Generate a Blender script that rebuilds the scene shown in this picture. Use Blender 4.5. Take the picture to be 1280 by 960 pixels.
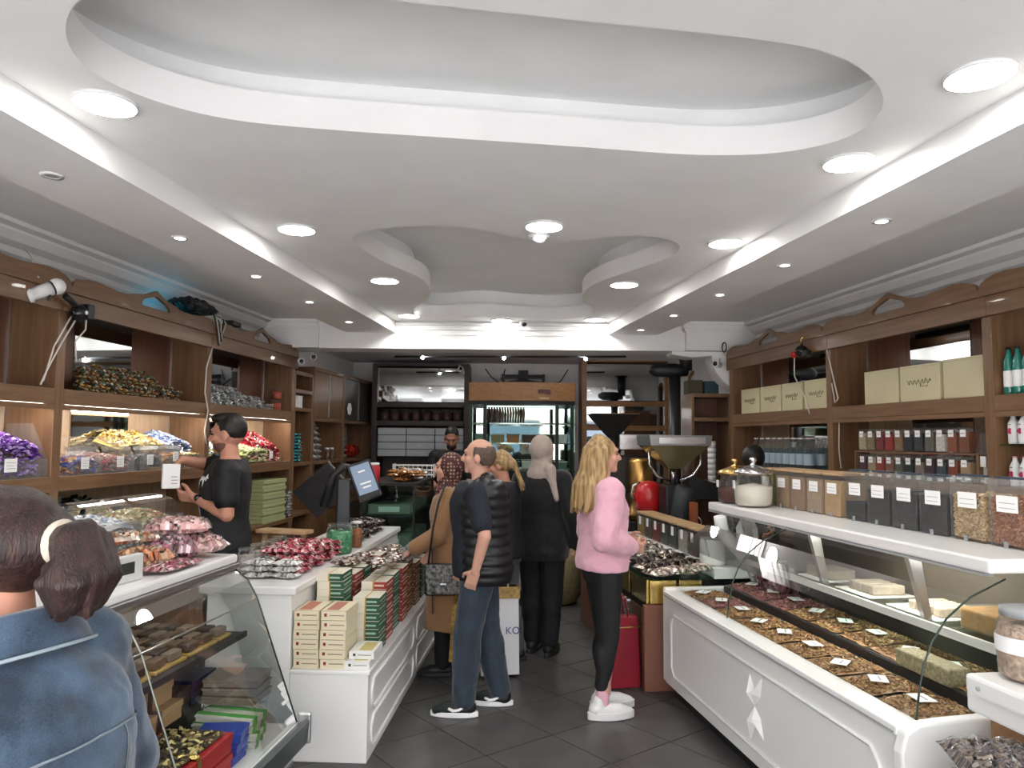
import bpy, bmesh, math, random
from mathutils import Vector, Matrix, Euler
random.seed(7)
for o in list(bpy.data.objects): bpy.data.objects.remove(o)
SC = bpy.context.scene
COL = SC.collection
PI = math.pi
def R(d): return math.radians(d)
# ---------------------------------------------------------------- camera
cam_d = bpy.data.cameras.new('camera'); cam = bpy.data.objects.new('camera', cam_d); COL.objects.link(cam)
cam_d.sensor_width = 36; cam_d.lens = 930 / 1280 * 36; cam_d.clip_start = .05
_th = math.atan(70 / 930); _ro = R(.5)
_f = Vector((0, math.cos(_th), math.sin(_th))); _r0 = Vector((1, 0, 0)); _u0 = _r0.cross(_f)
_r = _r0 * math.cos(_ro) + _u0 * math.sin(_ro); _u = -_r0 * math.sin(_ro) + _u0 * math.cos(_ro)
cam.matrix_world = Matrix(((_r.x, _u.x, -_f.x, 0), (_r.y, _u.y, -_f.y, 0), (_r.z, _u.z, -_f.z, 1.65), (0, 0, 0, 1)))
SC.camera = cam
# ---------------------------------------------------------------- daylight, exposure
W = bpy.data.worlds.new('overcast_day'); SC.world = W; W.use_nodes = True
W.node_tree.nodes['Background'].inputs[0].default_value = (.95, .975, 1, 1)
W.node_tree.nodes['Background'].inputs[1].default_value = 11
SC.view_settings.view_transform = 'Standard'; SC.view_settings.look = 'None'
SC.view_settings.gamma = 1; SC.view_settings.use_curve_mapping = False
SC.view_settings.exposure = 0.08
LAMP = 78.0      # radiance of the ceiling panels
# ---------------------------------------------------------------- materials
M = {}
def nn(nt, t, **k):
    n = nt.nodes.new(t)
    for a, b in k.items(): setattr(n, a, b)
    return n
def mat(name, col, rough=.5, metal=0., var=0., scale=8., bump=0., bscale=60., coat=0., spec=.5, stretch=(1, 1, 1), col2=None, sheen=0., trans=0., ior=1.45, emit=None, es=0., attr=False):
    m = bpy.data.materials.new(name); m.use_nodes = True; nt = m.node_tree; b = nt.nodes['Principled BSDF']
    b.inputs['Base Color'].default_value = (*col, 1); b.inputs['Roughness'].default_value = rough; b.inputs['Metallic'].default_value = metal
    b.inputs['Coat Weight'].default_value = coat; b.inputs['Specular IOR Level'].default_value = spec; b.inputs['Sheen Weight'].default_value = sheen
    b.inputs['Transmission Weight'].default_value = trans; b.inputs['IOR'].default_value = ior
    if emit: b.inputs['Emission Color'].default_value = (*emit, 1); b.inputs['Emission Strength'].default_value = es
    tc = nn(nt, 'ShaderNodeTexCoord'); mp = nn(nt, 'ShaderNodeMapping'); mp.inputs['Scale'].default_value = stretch
    nt.links.new(tc.outputs['Object'], mp.inputs[0])
    if attr:
        a = nn(nt, 'ShaderNodeAttribute', attribute_name='Col'); nt.links.new(a.outputs['Color'], b.inputs['Base Color'])
    elif var or col2:
        n = nn(nt, 'ShaderNodeTexNoise'); n.inputs['Scale'].default_value = scale; n.inputs['Detail'].default_value = 5
        cr = nn(nt, 'ShaderNodeValToRGB'); nt.links.new(mp.outputs[0], n.inputs[0]); nt.links.new(n.outputs[0], cr.inputs[0])
        c2 = col2 or tuple(max(0, c * (1 - var)) for c in col); c1 = col if col2 else tuple(min(1, c * (1 + var * .6)) for c in col)
        cr.color_ramp.elements[0].position = .35; cr.color_ramp.elements[1].position = .65
        cr.color_ramp.elements[0].color = (*c2, 1); cr.color_ramp.elements[1].color = (*c1, 1)
        nt.links.new(cr.outputs[0], b.inputs['Base Color'])
    if bump:
        n2 = nn(nt, 'ShaderNodeTexNoise'); n2.inputs['Scale'].default_value = bscale; n2.inputs['Detail'].default_value = 4
        bp = nn(nt, 'ShaderNodeBump'); bp.inputs['Strength'].default_value = bump; bp.inputs['Distance'].default_value = .01
        nt.links.new(mp.outputs[0], n2.inputs[0]); nt.links.new(n2.outputs[0], bp.inputs['Height']); nt.links.new(bp.outputs[0], b.inputs['Normal'])
    M[name] = m; return m
def glassmat(name, tint=(.96, .99, .97), gloss=.12, rough=.01, cover=0., ccol=(1, 1, 1), cut=.6):
    m = bpy.data.materials.new(name); m.use_nodes = True; nt = m.node_tree; nt.nodes.remove(nt.nodes['Principled BSDF'])
    out = nt.nodes['Material Output']; tr = nn(nt, 'ShaderNodeBsdfTransparent'); tr.inputs[0].default_value = (*tint, 1)
    gl = nn(nt, 'ShaderNodeBsdfGlossy'); gl.inputs['Roughness'].default_value = rough; gl.inputs[0].default_value = (1, 1, 1, 1)
    fr = nn(nt, 'ShaderNodeLayerWeight'); fr.inputs['Blend'].default_value = gloss
    mx = nn(nt, 'ShaderNodeMixShader'); mu = nn(nt, 'ShaderNodeMath', operation='MULTIPLY'); mu.inputs[1].default_value = cut; nt.links.new(fr.outputs['Fresnel'], mu.inputs[0]); nt.links.new(mu.outputs[0], mx.inputs[0]); nt.links.new(tr.outputs[0], mx.inputs[1]); nt.links.new(gl.outputs[0], mx.inputs[2])
    last = mx
    if cover:
        df = nn(nt, 'ShaderNodeBsdfDiffuse'); df.inputs[0].default_value = (*ccol, 1); m2 = nn(nt, 'ShaderNodeMixShader'); m2.inputs[0].default_value = cover
        nt.links.new(mx.outputs[0], m2.inputs[1]); nt.links.new(df.outputs[0], m2.inputs[2]); last = m2
    nt.links.new(last.outputs[0], out.inputs[0]); M[name] = m; return m
mat('plaster', (.86, .855, .85), .65, var=.03, scale=3, bump=.04, bscale=40)
mat('wallpaint', (.74, .72, .72), .7, var=.05, scale=3)
mat('wood', (.21, .115, .058), .38, col2=(.15, .078, .038), scale=3, stretch=(14, 14, .9), bump=.05, bscale=8, coat=.15)
mat('wood_h', (.21, .115, .058), .38, col2=(.155, .082, .04), scale=3, stretch=(14, .9, 14), bump=.05, bscale=8, coat=.15)
mat('wood_red', (.17, .075, .045), .4, col2=(.12, .055, .032), scale=3, stretch=(14, 14, .9))
mat('wood_light', (.44, .32, .21), .45, col2=(.35, .25, .16), scale=3, stretch=(14, 14, .9))
mat('wood_dark', (.06, .05, .042), .45, col2=(.045, .036, .03), scale=3, stretch=(14, 14, .9))
mat('wood_orange', (.34, .17, .07), .4, col2=(.26, .125, .05), scale=3, stretch=(1, 14, 14))
mat('pale_wood', (.50, .33, .18), .5, col2=(.42, .27, .14), scale=4, stretch=(2, 14, 14))
mat('tile', (.075, .072, .07), .42, col2=(.055, .053, .052), scale=5, bump=.08, bscale=25)
mat('grout', (.03, .03, .03), .8)
mat('lacquer', (.78, .78, .765), .3, coat=.2)
mat('lacquer_dim', (.62, .62, .6), .4)
mat('mirror', (.82, .85, .86), .03, metal=1)
mat('chrome', (.75, .75, .76), .18, metal=1)
mat('steel', (.55, .55, .56), .32, metal=1)
mat('dark_metal', (.035, .037, .04), .4, metal=.6)
mat('black', (.012, .012, .013), .45)
mat('black_gloss', (.01, .01, .012), .12)
mat('white_plastic', (.8, .8, .8), .35)
mat('paper', (.85, .85, .84), .6)
mat('print_ink', (.25, .25, .26), .6)
mat('grey_plastic', (.3, .31, .32), .45)
mat('brass', (.72, .50, .18), .25, metal=1, bump=.1, bscale=30)
mat('copper', (.60, .36, .12), .28, metal=1, var=.15, bump=.15, bscale=18)
mat('gold_foil', (.75, .56, .2), .22, metal=1, bump=.3, bscale=30)
mat('led', (1, 1, 1), .5, emit=(1, .97, .92), es=LAMP)
mat('led_small', (1, 1, 1), .5, emit=(1, .96, .9), es=25)
mat('led_strip', (1, 1, 1), .5, emit=(1, .95, .86), es=60)
mat('cable_white', (.62, .58, .52), .6)
glassmat('glass'); glassmat('acrylic', (.95, .96, .96), .16, .02, .05); glassmat('jar_glass', (.96, .97, .97), .2, .02, .03)
glassmat('plastic_wrap', (.97, .97, .97), .08, .10, .06, (.8, .8, .8)); glassmat('green_glass', (.8, .93, .88), .18)
# ---------------------------------------------------------------- mesh helpers
class MB:
    def __init__(s): s.v = []; s.f = []; s.c = []; s.sm = []
    def add(s, vs, fs, col=None, smooth=False):
        n = len(s.v); s.v += [tuple(v) for v in vs]
        for f in fs: s.f.append(tuple(i + n for i in f)); s.c.append(col); s.sm.append(smooth)
        return s
    def box(s, x0, y0, z0, x1, y1, z1, col=None, m=None):
        vs = [(x, y, z) for z in (z0, z1) for y in (y0, y1) for x in (x0, x1)]
        if m: vs = [m @ Vector(v) for v in vs]
        return s.add(vs, [(0, 2, 3, 1), (4, 5, 7, 6), (0, 1, 5, 4), (2, 6, 7, 3), (0, 4, 6, 2), (1, 3, 7, 5)], col)
    def cbox(s, c, d, col=None, m=None):
        return s.box(c[0] - d[0] / 2, c[1] - d[1] / 2, c[2] - d[2] / 2, c[0] + d[0] / 2, c[1] + d[1] / 2, c[2] + d[2] / 2, col, m)
    def prism(s, pts, axis, a, b, col=None, smooth=False):
        n = len(pts)
        def mk(p, t): return {'x': (t, p[0], p[1]), 'y': (p[0], t, p[1]), 'z': (p[0], p[1], t)}[axis]
        vs = [mk(p, a) for p in pts] + [mk(p, b) for p in pts]
        s.add(vs, [(i, (i + 1) % n, n + (i + 1) % n, n + i) for i in range(n)], col, smooth)
        base = len(s.v) - 2 * n
        s.f += [tuple(base + i for i in range(n)), tuple(base + n + i for i in range(n))]; s.c += [col] * 2; s.sm += [False] * 2
        return s
    def lathe(s, prof, n=20, c=(0, 0, 0), col=None, smooth=True, m=None, cap=True):
        vs = []; fs = []; k = len(prof)
        for r, z in prof:
            for i in range(n):
                a = 2 * PI * i / n; vs.append((c[0] + r * math.cos(a), c[1] + r * math.sin(a), c[2] + z))
        if m: vs = [m @ Vector(v) for v in vs]
        for j in range(k - 1):
            for i in range(n): fs.append((j * n + i, j * n + (i + 1) % n, (j + 1) * n + (i + 1) % n, (j + 1) * n + i))
        s.add(vs, fs, col, smooth)
        if cap:
            b = len(s.v) - k * n
            s.f += [tuple(b + i for i in range(n))[::-1], tuple(b + (k - 1) * n + i for i in range(n))]; s.c += [col] * 2; s.sm += [False] * 2
        return s
    def tube(s, path, r, n=8, col=None, close=False):
        path = [Vector(p) for p in path]; vs = []; fs = []; k = len(path); up = None
        for i, p in enumerate(path):
            t = (path[min(i + 1, k - 1)] - path[max(i - 1, 0)]).normalized()
            if up is None: up = t.orthogonal().normalized()
            else: up = (up - t * up.dot(t)); up = up.normalized() if up.length > 1e-6 else t.orthogonal().normalized()
            sd = t.cross(up); rr = r[i] if isinstance(r, (list, tuple)) else r
            for j in range(n):
                a = 2 * PI * j / n; vs.append(p + (up * math.cos(a) + sd * math.sin(a)) * rr)
        for i in range(k - 1):
            for j in range(n): fs.append((i * n + j, i * n + (j + 1) % n, (i + 1) * n + (j + 1) % n, (i + 1) * n + j))
        s.add(vs, fs, col, True)
        b = len(s.v) - k * n
        s.f += [tuple(b + j for j in range(n))[::-1], tuple(b + (k - 1) * n + j for j in range(n))]; s.c += [col] * 2; s.sm += [False] * 2
        return s
    def ball(s, c, r, nu=10, nv=7, col=None, m=None):
        rx, ry, rz = r if isinstance(r, (tuple, list)) else (r, r, r); vs = [Vector((0, 0, -rz))]; fs = []
        for j in range(1, nv):
            t = PI * j / nv - PI / 2
            for i in range(nu):
                a = 2 * PI * i / nu; vs.append(Vector((rx * math.cos(t) * math.cos(a), ry * math.cos(t) * math.sin(a), rz * math.sin(t))))
        vs.append(Vector((0, 0, rz)))
        if m: vs = [m @ v for v in vs]
        vs = [v + Vector(c) for v in vs]; L = len(vs) - 1
        for i in range(nu): fs.append((0, 1 + (i + 1) % nu, 1 + i)); fs.append((L, L - nu + i, L - nu + (i + 1) % nu))
        for j in range(nv - 2):
            for i in range(nu): a = 1 + j * nu; fs.append((a + i, a + (i + 1) % nu, a + nu + (i + 1) % nu, a + nu + i))
        return s.add(vs, fs, col, True)
    def mesh(s, name):
        me = bpy.data.meshes.new(name); me.from_pydata(s.v, [], s.f); me.polygons.foreach_set('use_smooth', s.sm)
        if any(c is not None for c in s.c):
            at = me.color_attributes.new('Col', 'FLOAT_COLOR', 'CORNER'); d = []
            for p in me.polygons: d += [*(s.c[p.index] or (.5, .5, .5)), 1.] * p.loop_total
            at.data.foreach_set('color', d)
        bm = bmesh.new(); bm.from_mesh(me); bmesh.ops.recalc_face_normals(bm, faces=bm.faces); bm.to_mesh(me); bm.free()
        return me
def link(name, me, m, parent=None, loc=None, rz=0, bevel=0):
    o = bpy.data.objects.new(name, me); COL.objects.link(o)
    if m is not None and not me.materials: me.materials.append(M[m] if isinstance(m, str) else m)
    if parent: o.parent = parent
    if loc: o.location = loc
    if rz: o.rotation_euler.z = rz
    if bevel: b = o.modifiers.new('bevel', 'BEVEL'); b.width = bevel; b.segments = 2; b.limit_method = 'ANGLE'
    return o
def ob(name, mb, m, parent=None, loc=None, rz=0, bevel=0): return link(name, mb.mesh(name), m, parent, loc, rz, bevel)
def tag(o, label, cat, group=None, kind=None):
    o['label'] = label
    if cat: o['category'] = cat
    if group: o['group'] = group
    if kind: o['kind'] = kind
    return o
def thing(name, label, cat, loc=(0, 0, 0), rz=0, group=None):
    o = bpy.data.objects.new(name, None); COL.objects.link(o); o.location = loc; o.rotation_euler.z = rz; o.empty_display_size = .1
    return tag(o, label, cat, group)
def struct(name, mb, m, parent=None, label=None, **k):
    o = ob(name, mb, m, parent, **k)
    if not parent: o['kind'] = 'structure'; o['label'] = label or name.replace('_', ' '); o['category'] = name.split('_')[0]
    return o
def dup(root, loc, rz=None, label=None, group=None, scale=None, mats=None):
    r = root.copy(); COL.objects.link(r); r.location = loc
    if rz is not None: r.rotation_euler.z = rz
    if label: r['label'] = label
    if group: r['group'] = group
    if scale: r.scale = scale
    for ch in list(root.children):
        c = ch.copy(); COL.objects.link(c); c.parent = r
        for g in list(ch.children): d = g.copy(); COL.objects.link(d); d.parent = c
    return r
# local frames of the two converging side walls: y runs along the wall, z up
LD = Vector((.0999, .995)); RD = Vector((-.1437, .9896)); LA = -R(5.732); RA = R(8.261)
def LF(x, y, z=0): p = Vector((-3, 0)) + LD * y + Vector((LD.y, -LD.x)) * x; return (p.x, p.y, z)      # x into the room
def RF(x, y, z=0): p = Vector((3.25, 0)) + RD * y + Vector((RD.y, -RD.x)) * x; return (p.x, p.y, z)    # x towards the wall
def CF(x, y, z=0): p = Vector((1.016, 4.972)) + RD * y + Vector((RD.y, -RD.x)) * x; return (p.x, p.y, z)
def rgb(h): # sRGB hex -> linear
    return tuple((lambda c: c / 12.92 if c <= .04045 else ((c + .055) / 1.055) ** 2.4)(int(h[i:i + 2], 16) / 255) for i in (0, 2, 4))
def mid(name, hexc, rough=.5, **k):
    if name not in M: mat(name, rgb(hexc), rough, **k)
    return name
def text(name, s, size, m, parent, loc, rot, ext=.0005):
    cu = bpy.data.curves.new(name, 'FONT'); cu.body = s; cu.size = size; cu.extrude = ext; cu.align_x = 'CENTER'; cu.align_y = 'CENTER'
    t = bpy.data.objects.new('tmp', cu); COL.objects.link(t); me = bpy.data.meshes.new_from_object(t.evaluated_get(bpy.context.evaluated_depsgraph_get()))
    bpy.data.objects.remove(t); me.materials.clear(); o = link(name, me, m, parent); o.location = loc; o.rotation_euler = rot; return o
# ================================================================ room shell
def smooth_loop(pts, n=3):
    for _ in range(n):
        q = []
        for i in range(len(pts)):
            a, b = Vector(pts[i]), Vector(pts[(i + 1) % len(pts)]); q += [tuple(a * .75 + b * .25), tuple(a * .25 + b * .75)]
        pts = q
    return pts
def offset_loop(pts, d):
    out = []; n = len(pts); area = sum(pts[i][0] * pts[(i + 1) % n][1] - pts[(i + 1) % n][0] * pts[i][1] for i in range(n)); sg = 1 if area > 0 else -1
    for i in range(n):
        t = Vector(pts[(i + 1) % n]) - Vector(pts[i - 1]); nrm = Vector((t.y, -t.x)).normalized() * sg; out.append(tuple(Vector(pts[i]) + nrm * d))
    return out
OVAL = smooth_loop([(-1.02, 1.84), (-1.26, 1.99), (-1.40, 2.25), (-1.36, 2.48), (-1.12, 2.71), (-.70, 2.80), (-.2, 2.87), (.35, 2.955), (.80, 3.03), (1.13, 2.99), (1.32, 2.83), (1.335, 2.6), (1.22, 2.39), (1.0, 2.20), (.72, 2.115), (.3, 2.05), (-.2, 1.965), (-.65, 1.885)])
BOW = smooth_loop([(-.985, 4.45), (-.93, 4.26), (-.72, 4.12), (-.45, 4.06), (-.22, 4.10), (.05, 4.36), (.30, 4.38), (.55, 4.27), (.80, 4.25), (1.0, 4.38), (1.05, 4.65), (.93, 4.95), (.75, 5.28), (.60, 5.62), (.565, 5.95), (.60, 6.35), (.78, 6.75), (.72, 7.12), (.40, 7.30), (.10, 7.22), (-.2, 7.08), (-.45, 7.10), (-.72, 7.25), (-.95, 7.08), (-.93, 6.75), (-.72, 6.3), (-.655, 5.85), (-.66, 5.5), (-.74, 5.26), (-.88, 4.93)])
def plate(outer, holes, z):
    bm = bmesh.new(); es = []
    for lp in [outer] + holes:
        vs = [bm.verts.new((p[0], p[1], z)) for p in lp]
        for i in range(len(vs)): es.append(bm.edges.new((vs[i], vs[(i + 1) % len(vs)])))
    bmesh.ops.triangle_fill(bm, use_beauty=True, edges=es)
    for f in bm.faces:
        if f.normal.z > 0: f.normal_flip()
    me = bpy.data.meshes.new('ceiling'); bm.to_mesh(me); bm.free(); return me
def band(pts, z0, z1):
    mb = MB(); n = len(pts); mb.add([(p[0], p[1], z) for z in (z0, z1) for p in pts], [(i, (i + 1) % n, n + (i + 1) % n, n + i) for i in range(n)], None, True); return mb
HC = 2.84
ceil = link('ceiling', plate([(-3.9, -1.6), (3.9, -1.6), (3.9, 7.52), (-3.9, 7.52)], [OVAL, BOW], HC), 'plaster')
tag(ceil, 'white plaster ceiling with an oval and a bow shaped recess', 'ceiling', kind='structure')
for nm, L, s1, s2 in (('oval_recess', OVAL, .125, .13), ('bow_recess', BOW, .12, .15)):
    lip = band(L, HC, HC + s1); o2 = offset_loop(L, .13); n = len(L)
    lip.add([(p[0], p[1], HC + s1) for p in L] + [(p[0], p[1], HC + s1) for p in o2], [(i, (i + 1) % n, n + (i + 1) % n, n + i) for i in range(n)])
    ob(nm + '_lip', lip, 'plaster', ceil)
    ob(nm + '_upper_ring', band(o2, HC + s1, HC + s1 + s2), 'plaster', ceil)
    link(nm + '_top', plate(offset_loop(L, .14), [], HC + s1 + s2), 'plaster', ceil)
# dropped strips with small spots
def strip(a0, a1, b0, b1):
    mb = MB(); vs = [(p[0], p[1], z) for z in (2.72, HC + .01) for p in (a0, a1, b1, b0)]
    return mb.add(vs, [(0, 1, 2, 3), (4, 7, 6, 5), (0, 4, 5, 1), (1, 5, 6, 2), (2, 6, 7, 3), (3, 7, 4, 0)])
def along(p, d, y): t = (y - p[1]) / d[1]; return (p[0] + d[0] * t, y)
aL, bL = (-1.184, 7.431), (-1.777, 6.529); aR, bR = (.966, 7.458), (1.448, 7.574)
ob('soffit_strip', strip(along(aL, LD, -1.6), along(aL, LD, 7.5), along(bL, LD, -1.6), along(bL, LD, 7.5)), 'plaster', ceil)
ob('soffit_strip', strip(along(aR, RD, -1.6), along(aR, RD, 7.5), along(bR, RD, -1.6), along(bR, RD, 7.5)), 'plaster', ceil)
# back beam with stepped moulding
mb = MB(); mb.box(-3.9, 7.46, 2.56, 3.9, 7.8, HC + .01); beam = ob('beam', mb, 'plaster', ceil)
for z, d in ((2.80, .03), (2.755, .018), (2.70, .008)):
    ob('beam_moulding', MB().box(-1.18, 7.46 - d, z, .97, 7.462, z + .022), 'plaster', beam)
# ceiling over the rear room
struct('ceiling_rear', MB().box(-3.9, 7.7, 2.74, 3.9, 10.9, 2.84), 'wallpaint', None, 'grey ceiling of the rear part of the shop')
# floor
fl = struct('floor', MB().box(-3.9, -1.6, -.06, 3.9, 10.8, -.004), 'grout', None, 'dark grey tiled shop floor with diagonal joints')
tm = MB().box(-.226, -.226, -.012, .226, .226, 0).mesh('tile')
c45, k = math.cos(R(38)), 0
for i in range(-26, 30):
    for j in range(-26, 30):
        x = (i * math.cos(R(38)) - j * math.sin(R(38))) * .46; y = 5 + (i * math.sin(R(38)) + j * math.cos(R(38))) * .46
        if -1.15 < x < 1.5 and 2.4 < y < 10.2 and abs(x) < .3 + .16 * y + .3:
            t = link('tile', tm, 'tile', fl, (x, y, random.uniform(-.0008, .0008)), R(38))
print('tiles', len(fl.children))
# side walls (converging), back wall, shop front
def wallbox(fr, x0, x1, y0, y1, z0, z1, m='wallpaint', ang=0):
    pass
wl = struct('wall_left', MB().box(-.62, -2.2, 0, -.34, 11.2, HC), 'wallpaint', None, 'pale wall behind the left shelving', loc=LF(0, 0), rz=LA)
wr = struct('wall_right', MB().box(.34, -2.2, 0, .62, 11.2, HC), 'wallpaint', None, 'pale wall behind the right shelving', loc=RF(0, 0), rz=RA)
wb = struct('wall_back', MB().box(-3.9, 10.62, 0, 3.9, 10.8, 2.84), 'wallpaint', None, 'pale back wall of the shop')
wf = MB(); wf.box(-3.9, -1.75, 2.62, 3.9, -1.55, HC + .3)
wf.box(-3.9, -1.75, 0, -3.2, -1.55, 2.62); wf.box(3.2, -1.75, 0, 3.9, -1.55, 2.62)
struct('wall_front', wf, 'wallpaint', None, 'shop front wall around the street opening')
fr = MB()
for x in (-3.2, -1.6, 1.6, 3.16): fr.box(x, -1.7, 0, x + .05, -1.62, 2.62)
fr.box(-3.2, -1.7, 2.1, 3.2, -1.62, 2.15)
struct('window_1', fr, 'dark_metal', None, 'dark shop front frame open to the street')
struct('pavement', MB().box(-14, -16, -.2, 14, -1.6, -.05), mat('pavement', (.62, .61, .6), .8, var=.08), None, 'grey street pavement outside the shop')
# house across the street: only seen in the mirrors
hs = thing('street_house', 'pale house front across the street seen in the mirrors', 'building', (0, -14, -.05))
ob('facade', MB().box(-13, -.6, 0, 13, 0, 4.2), mat('facade', (.55, .44, .40), .8, var=.1), hs)
for i in range(7):
    wdw = ob('window', MB().box(-11.6 + i * 3.5, 0, .5, -9.2 + i * 3.5, .06, 2.6), mid('shopglass', '3a4450', .15), hs)
    ob('awning', MB().prism([(0, 3.1), (0, 3.3), (.9, 2.85), (.9, 2.75)], 'x', -11.8 + i * 3.5, -9.0 + i * 3.5), mid('awning%d' % (i % 3), ('b8a09a', 'd8d4cc', 'a8b0b4')[i % 3], .7), hs)
# white cornice mouldings at the wall tops
def cornice(name, fr, sgn, y0, y1, ang):
    pr = [(0, 2.60), (.03, 2.60), (.04, 2.66), (.07, 2.685), (.075, 2.72), (.12, 2.745), (.15, 2.79), (.15, 2.805), (.20, 2.815), (.20, HC), (0, HC)]
    mb = MB().prism([(sgn * (-.34 + p[0]), p[1]) for p in pr], 'y', y0, y1); return struct(name, mb, 'plaster', None, 'white stepped plaster cornice along the %s wall' % name.split('_')[1], loc=fr(0, 0), rz=ang)
trl = cornice('trim_left', LF, 1, -1.6, 7.62, LA); trl.name = 'trim_1'
trr = cornice('trim_right', RF, -1, -1.6, 7.45, RA); trr.name = 'trim_2'
# pilaster capitals where beam meets the walls, with arch to the rear room
for sx, nm in ((1, 'trim_3'),):
    mb = MB(); X0 = 1.62 if sx > 0 else -1.72
    pts = [(sx * 0, 2.58), (sx * .95, 2.58), (sx * .95, 2.1)] + [(sx * (.95 - .55 * math.sin(a * PI / 20) ** 1), 2.1 + .42 * (1 - math.cos(a * PI / 20))) for a in range(0, 11)][1:] + [(sx * .2, 2.5), (sx * 0, 2.53)]
    mb.prism([(X0 + p[0], p[1]) for p in pts], 'y', 7.5, 7.76)
    struct(nm, mb, 'plaster', None, 'white curved plaster bracket beside the rear beam on the %s' % ('right' if sx > 0 else 'left'))
mb = MB()
for z0, z1, e in ((2.56, 2.75, .0), (2.75, 2.775, .02), (2.775, 2.81, .035), (2.81, HC, .06)): mb.box(1.74 - e, 7.38 - e, z0, 2.3, 7.47, z1)
struct('trim_5', mb, 'plaster', None, 'white stepped capital at the right end of the beam')
mb = MB()
for z0, z1, e in ((2.56, 2.75, .0), (2.75, 2.775, .02), (2.775, 2.81, .035), (2.81, HC, .06)): mb.box(-2.6, 7.42 - e, z0, -1.95, 7.47, z1)
struct('trim_6', mb, 'plaster', None, 'white stepped capital at the left end of the beam')
# ---- ceiling lamps
ring = MB().lathe([(.100, -.012), (.106, -.012), (.108, .0), (.1, .0), (.1, -.012)], 32, cap=False).mesh('rim'); disc = MB().lathe([(.001, -.010), (.1, -.010)], 32, cap=False, smooth=False).mesh('diffuser')
BIG = [(-1.46, 2.577), (-1.235, 4.164), (-.962, 5.514), (-1.0, 7.097), (-.109, 7.33), (.811, 7.237), (.845, 5.583), (1.275, 4.374), (1.42, 3.074), (1.50, 2.318), (.17, 4.058)]
where = {0: 'beside the left dropped strip at the oval recess', 1: 'between left strip and near lobe of the bow recess', 2: 'at the waist of the bow recess, left strip side', 3: 'in the corner of left strip and rear beam', 4: 'at the middle of the rear beam', 5: 'in the corner of right strip and rear beam', 6: 'at the waist of the bow recess, right strip side', 7: 'between right strip and near lobe of the bow recess', 8: 'by the right strip at the far end of the oval', 9: 'by the right strip beside the oval', 10: 'next to the smoke detector between the recesses'}
for i, (x, y) in enumerate(BIG):
    t = thing('ceiling_light', 'round flush LED panel ' + where[i], 'ceiling light', (x, y, HC), 0, 'round LED ceiling panels')
    link('rim', ring, 'white_plastic', t); link('diffuser', disc, 'led', t)
for i, x in enumerate((-1.0, .75)):  # panels added out of view behind the beam to brighten the rear room
    t = thing('ceiling_light', 'added round LED panel brightening the rear room, on the %s side' % ('drawer cabinet', 'coffee roaster')[i], 'ceiling light', (x, 8.45, 2.74), 0, 'added LED panels of the rear room')
    link('rim', ring, 'white_plastic', t); link('diffuser', disc, 'led', t)
sr = MB().lathe([(.028, -.006), (.045, -.006), (.045, 0), (.028, 0), (.028, -.006)], 20, cap=False).mesh('rim'); sd, sd2 = [MB().lathe([(.001, -.004), (.028, -.004)], 20, cap=False, smooth=False).mesh('lens') for _ in (0, 1)]
SL = [(-1.9, 2.989), (-1.793, 3.933), (-1.704, 4.869), (-1.595, 5.779), (-1.502, 6.764)]; SR = [(1.776, 3.519), (1.642, 4.428), (1.508, 5.35), (1.369, 6.263), (1.237, 7.10)]
od = ('unlit', 'first lit', 'second lit', 'third lit', 'last lit'); od2 = ('first', 'second', 'third', 'fourth', 'fifth')
for i, (x, y) in enumerate(SL):
    t = thing('spot_light', '%s small recessed spot of the left ceiling strip, counted towards the beam' % od[i], 'spot light', (x, y, 2.72), 0, 'small spots in the left strip')
    link('rim', sr, 'white_plastic', t); link('lens', sd, 'led_small', t) if i else link('lens', sd2, 'grey_plastic', t)
for i, (x, y) in enumerate(SR):
    t = thing('spot_light', '%s small recessed spot of the right ceiling strip, counted towards the beam' % od2[i], 'spot light', (x, y, 2.72), 0, 'small spots in the right strip')
    link('rim', sr, 'white_plastic', t); link('lens', sd, 'led_small', t)
t = thing('smoke_detector', 'white round smoke detector next to a ceiling panel between the recesses', 'detector', (.151, 4.25, HC))
ob('base', MB().lathe([(.001, -.018), (.062, -.018), (.065, 0), (.001, 0)], 24), 'white_plastic', t); ob('sensor', MB().lathe([(.001, -.05), (.012, -.05), (.03, -.04), (.048, -.018)], 24), 'white_plastic', t)
t = thing('dome_camera', 'small white dome camera on the ceiling by the rear beam', 'camera', (.115, 7.39, HC))
ob('base', MB().lathe([(.001, -.02), (.05, -.02), (.05, 0), (.001, 0)], 20), 'white_plastic', t); ob('lens', MB().ball((0, -.01, -.03), .03), 'black_gloss', t)
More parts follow.
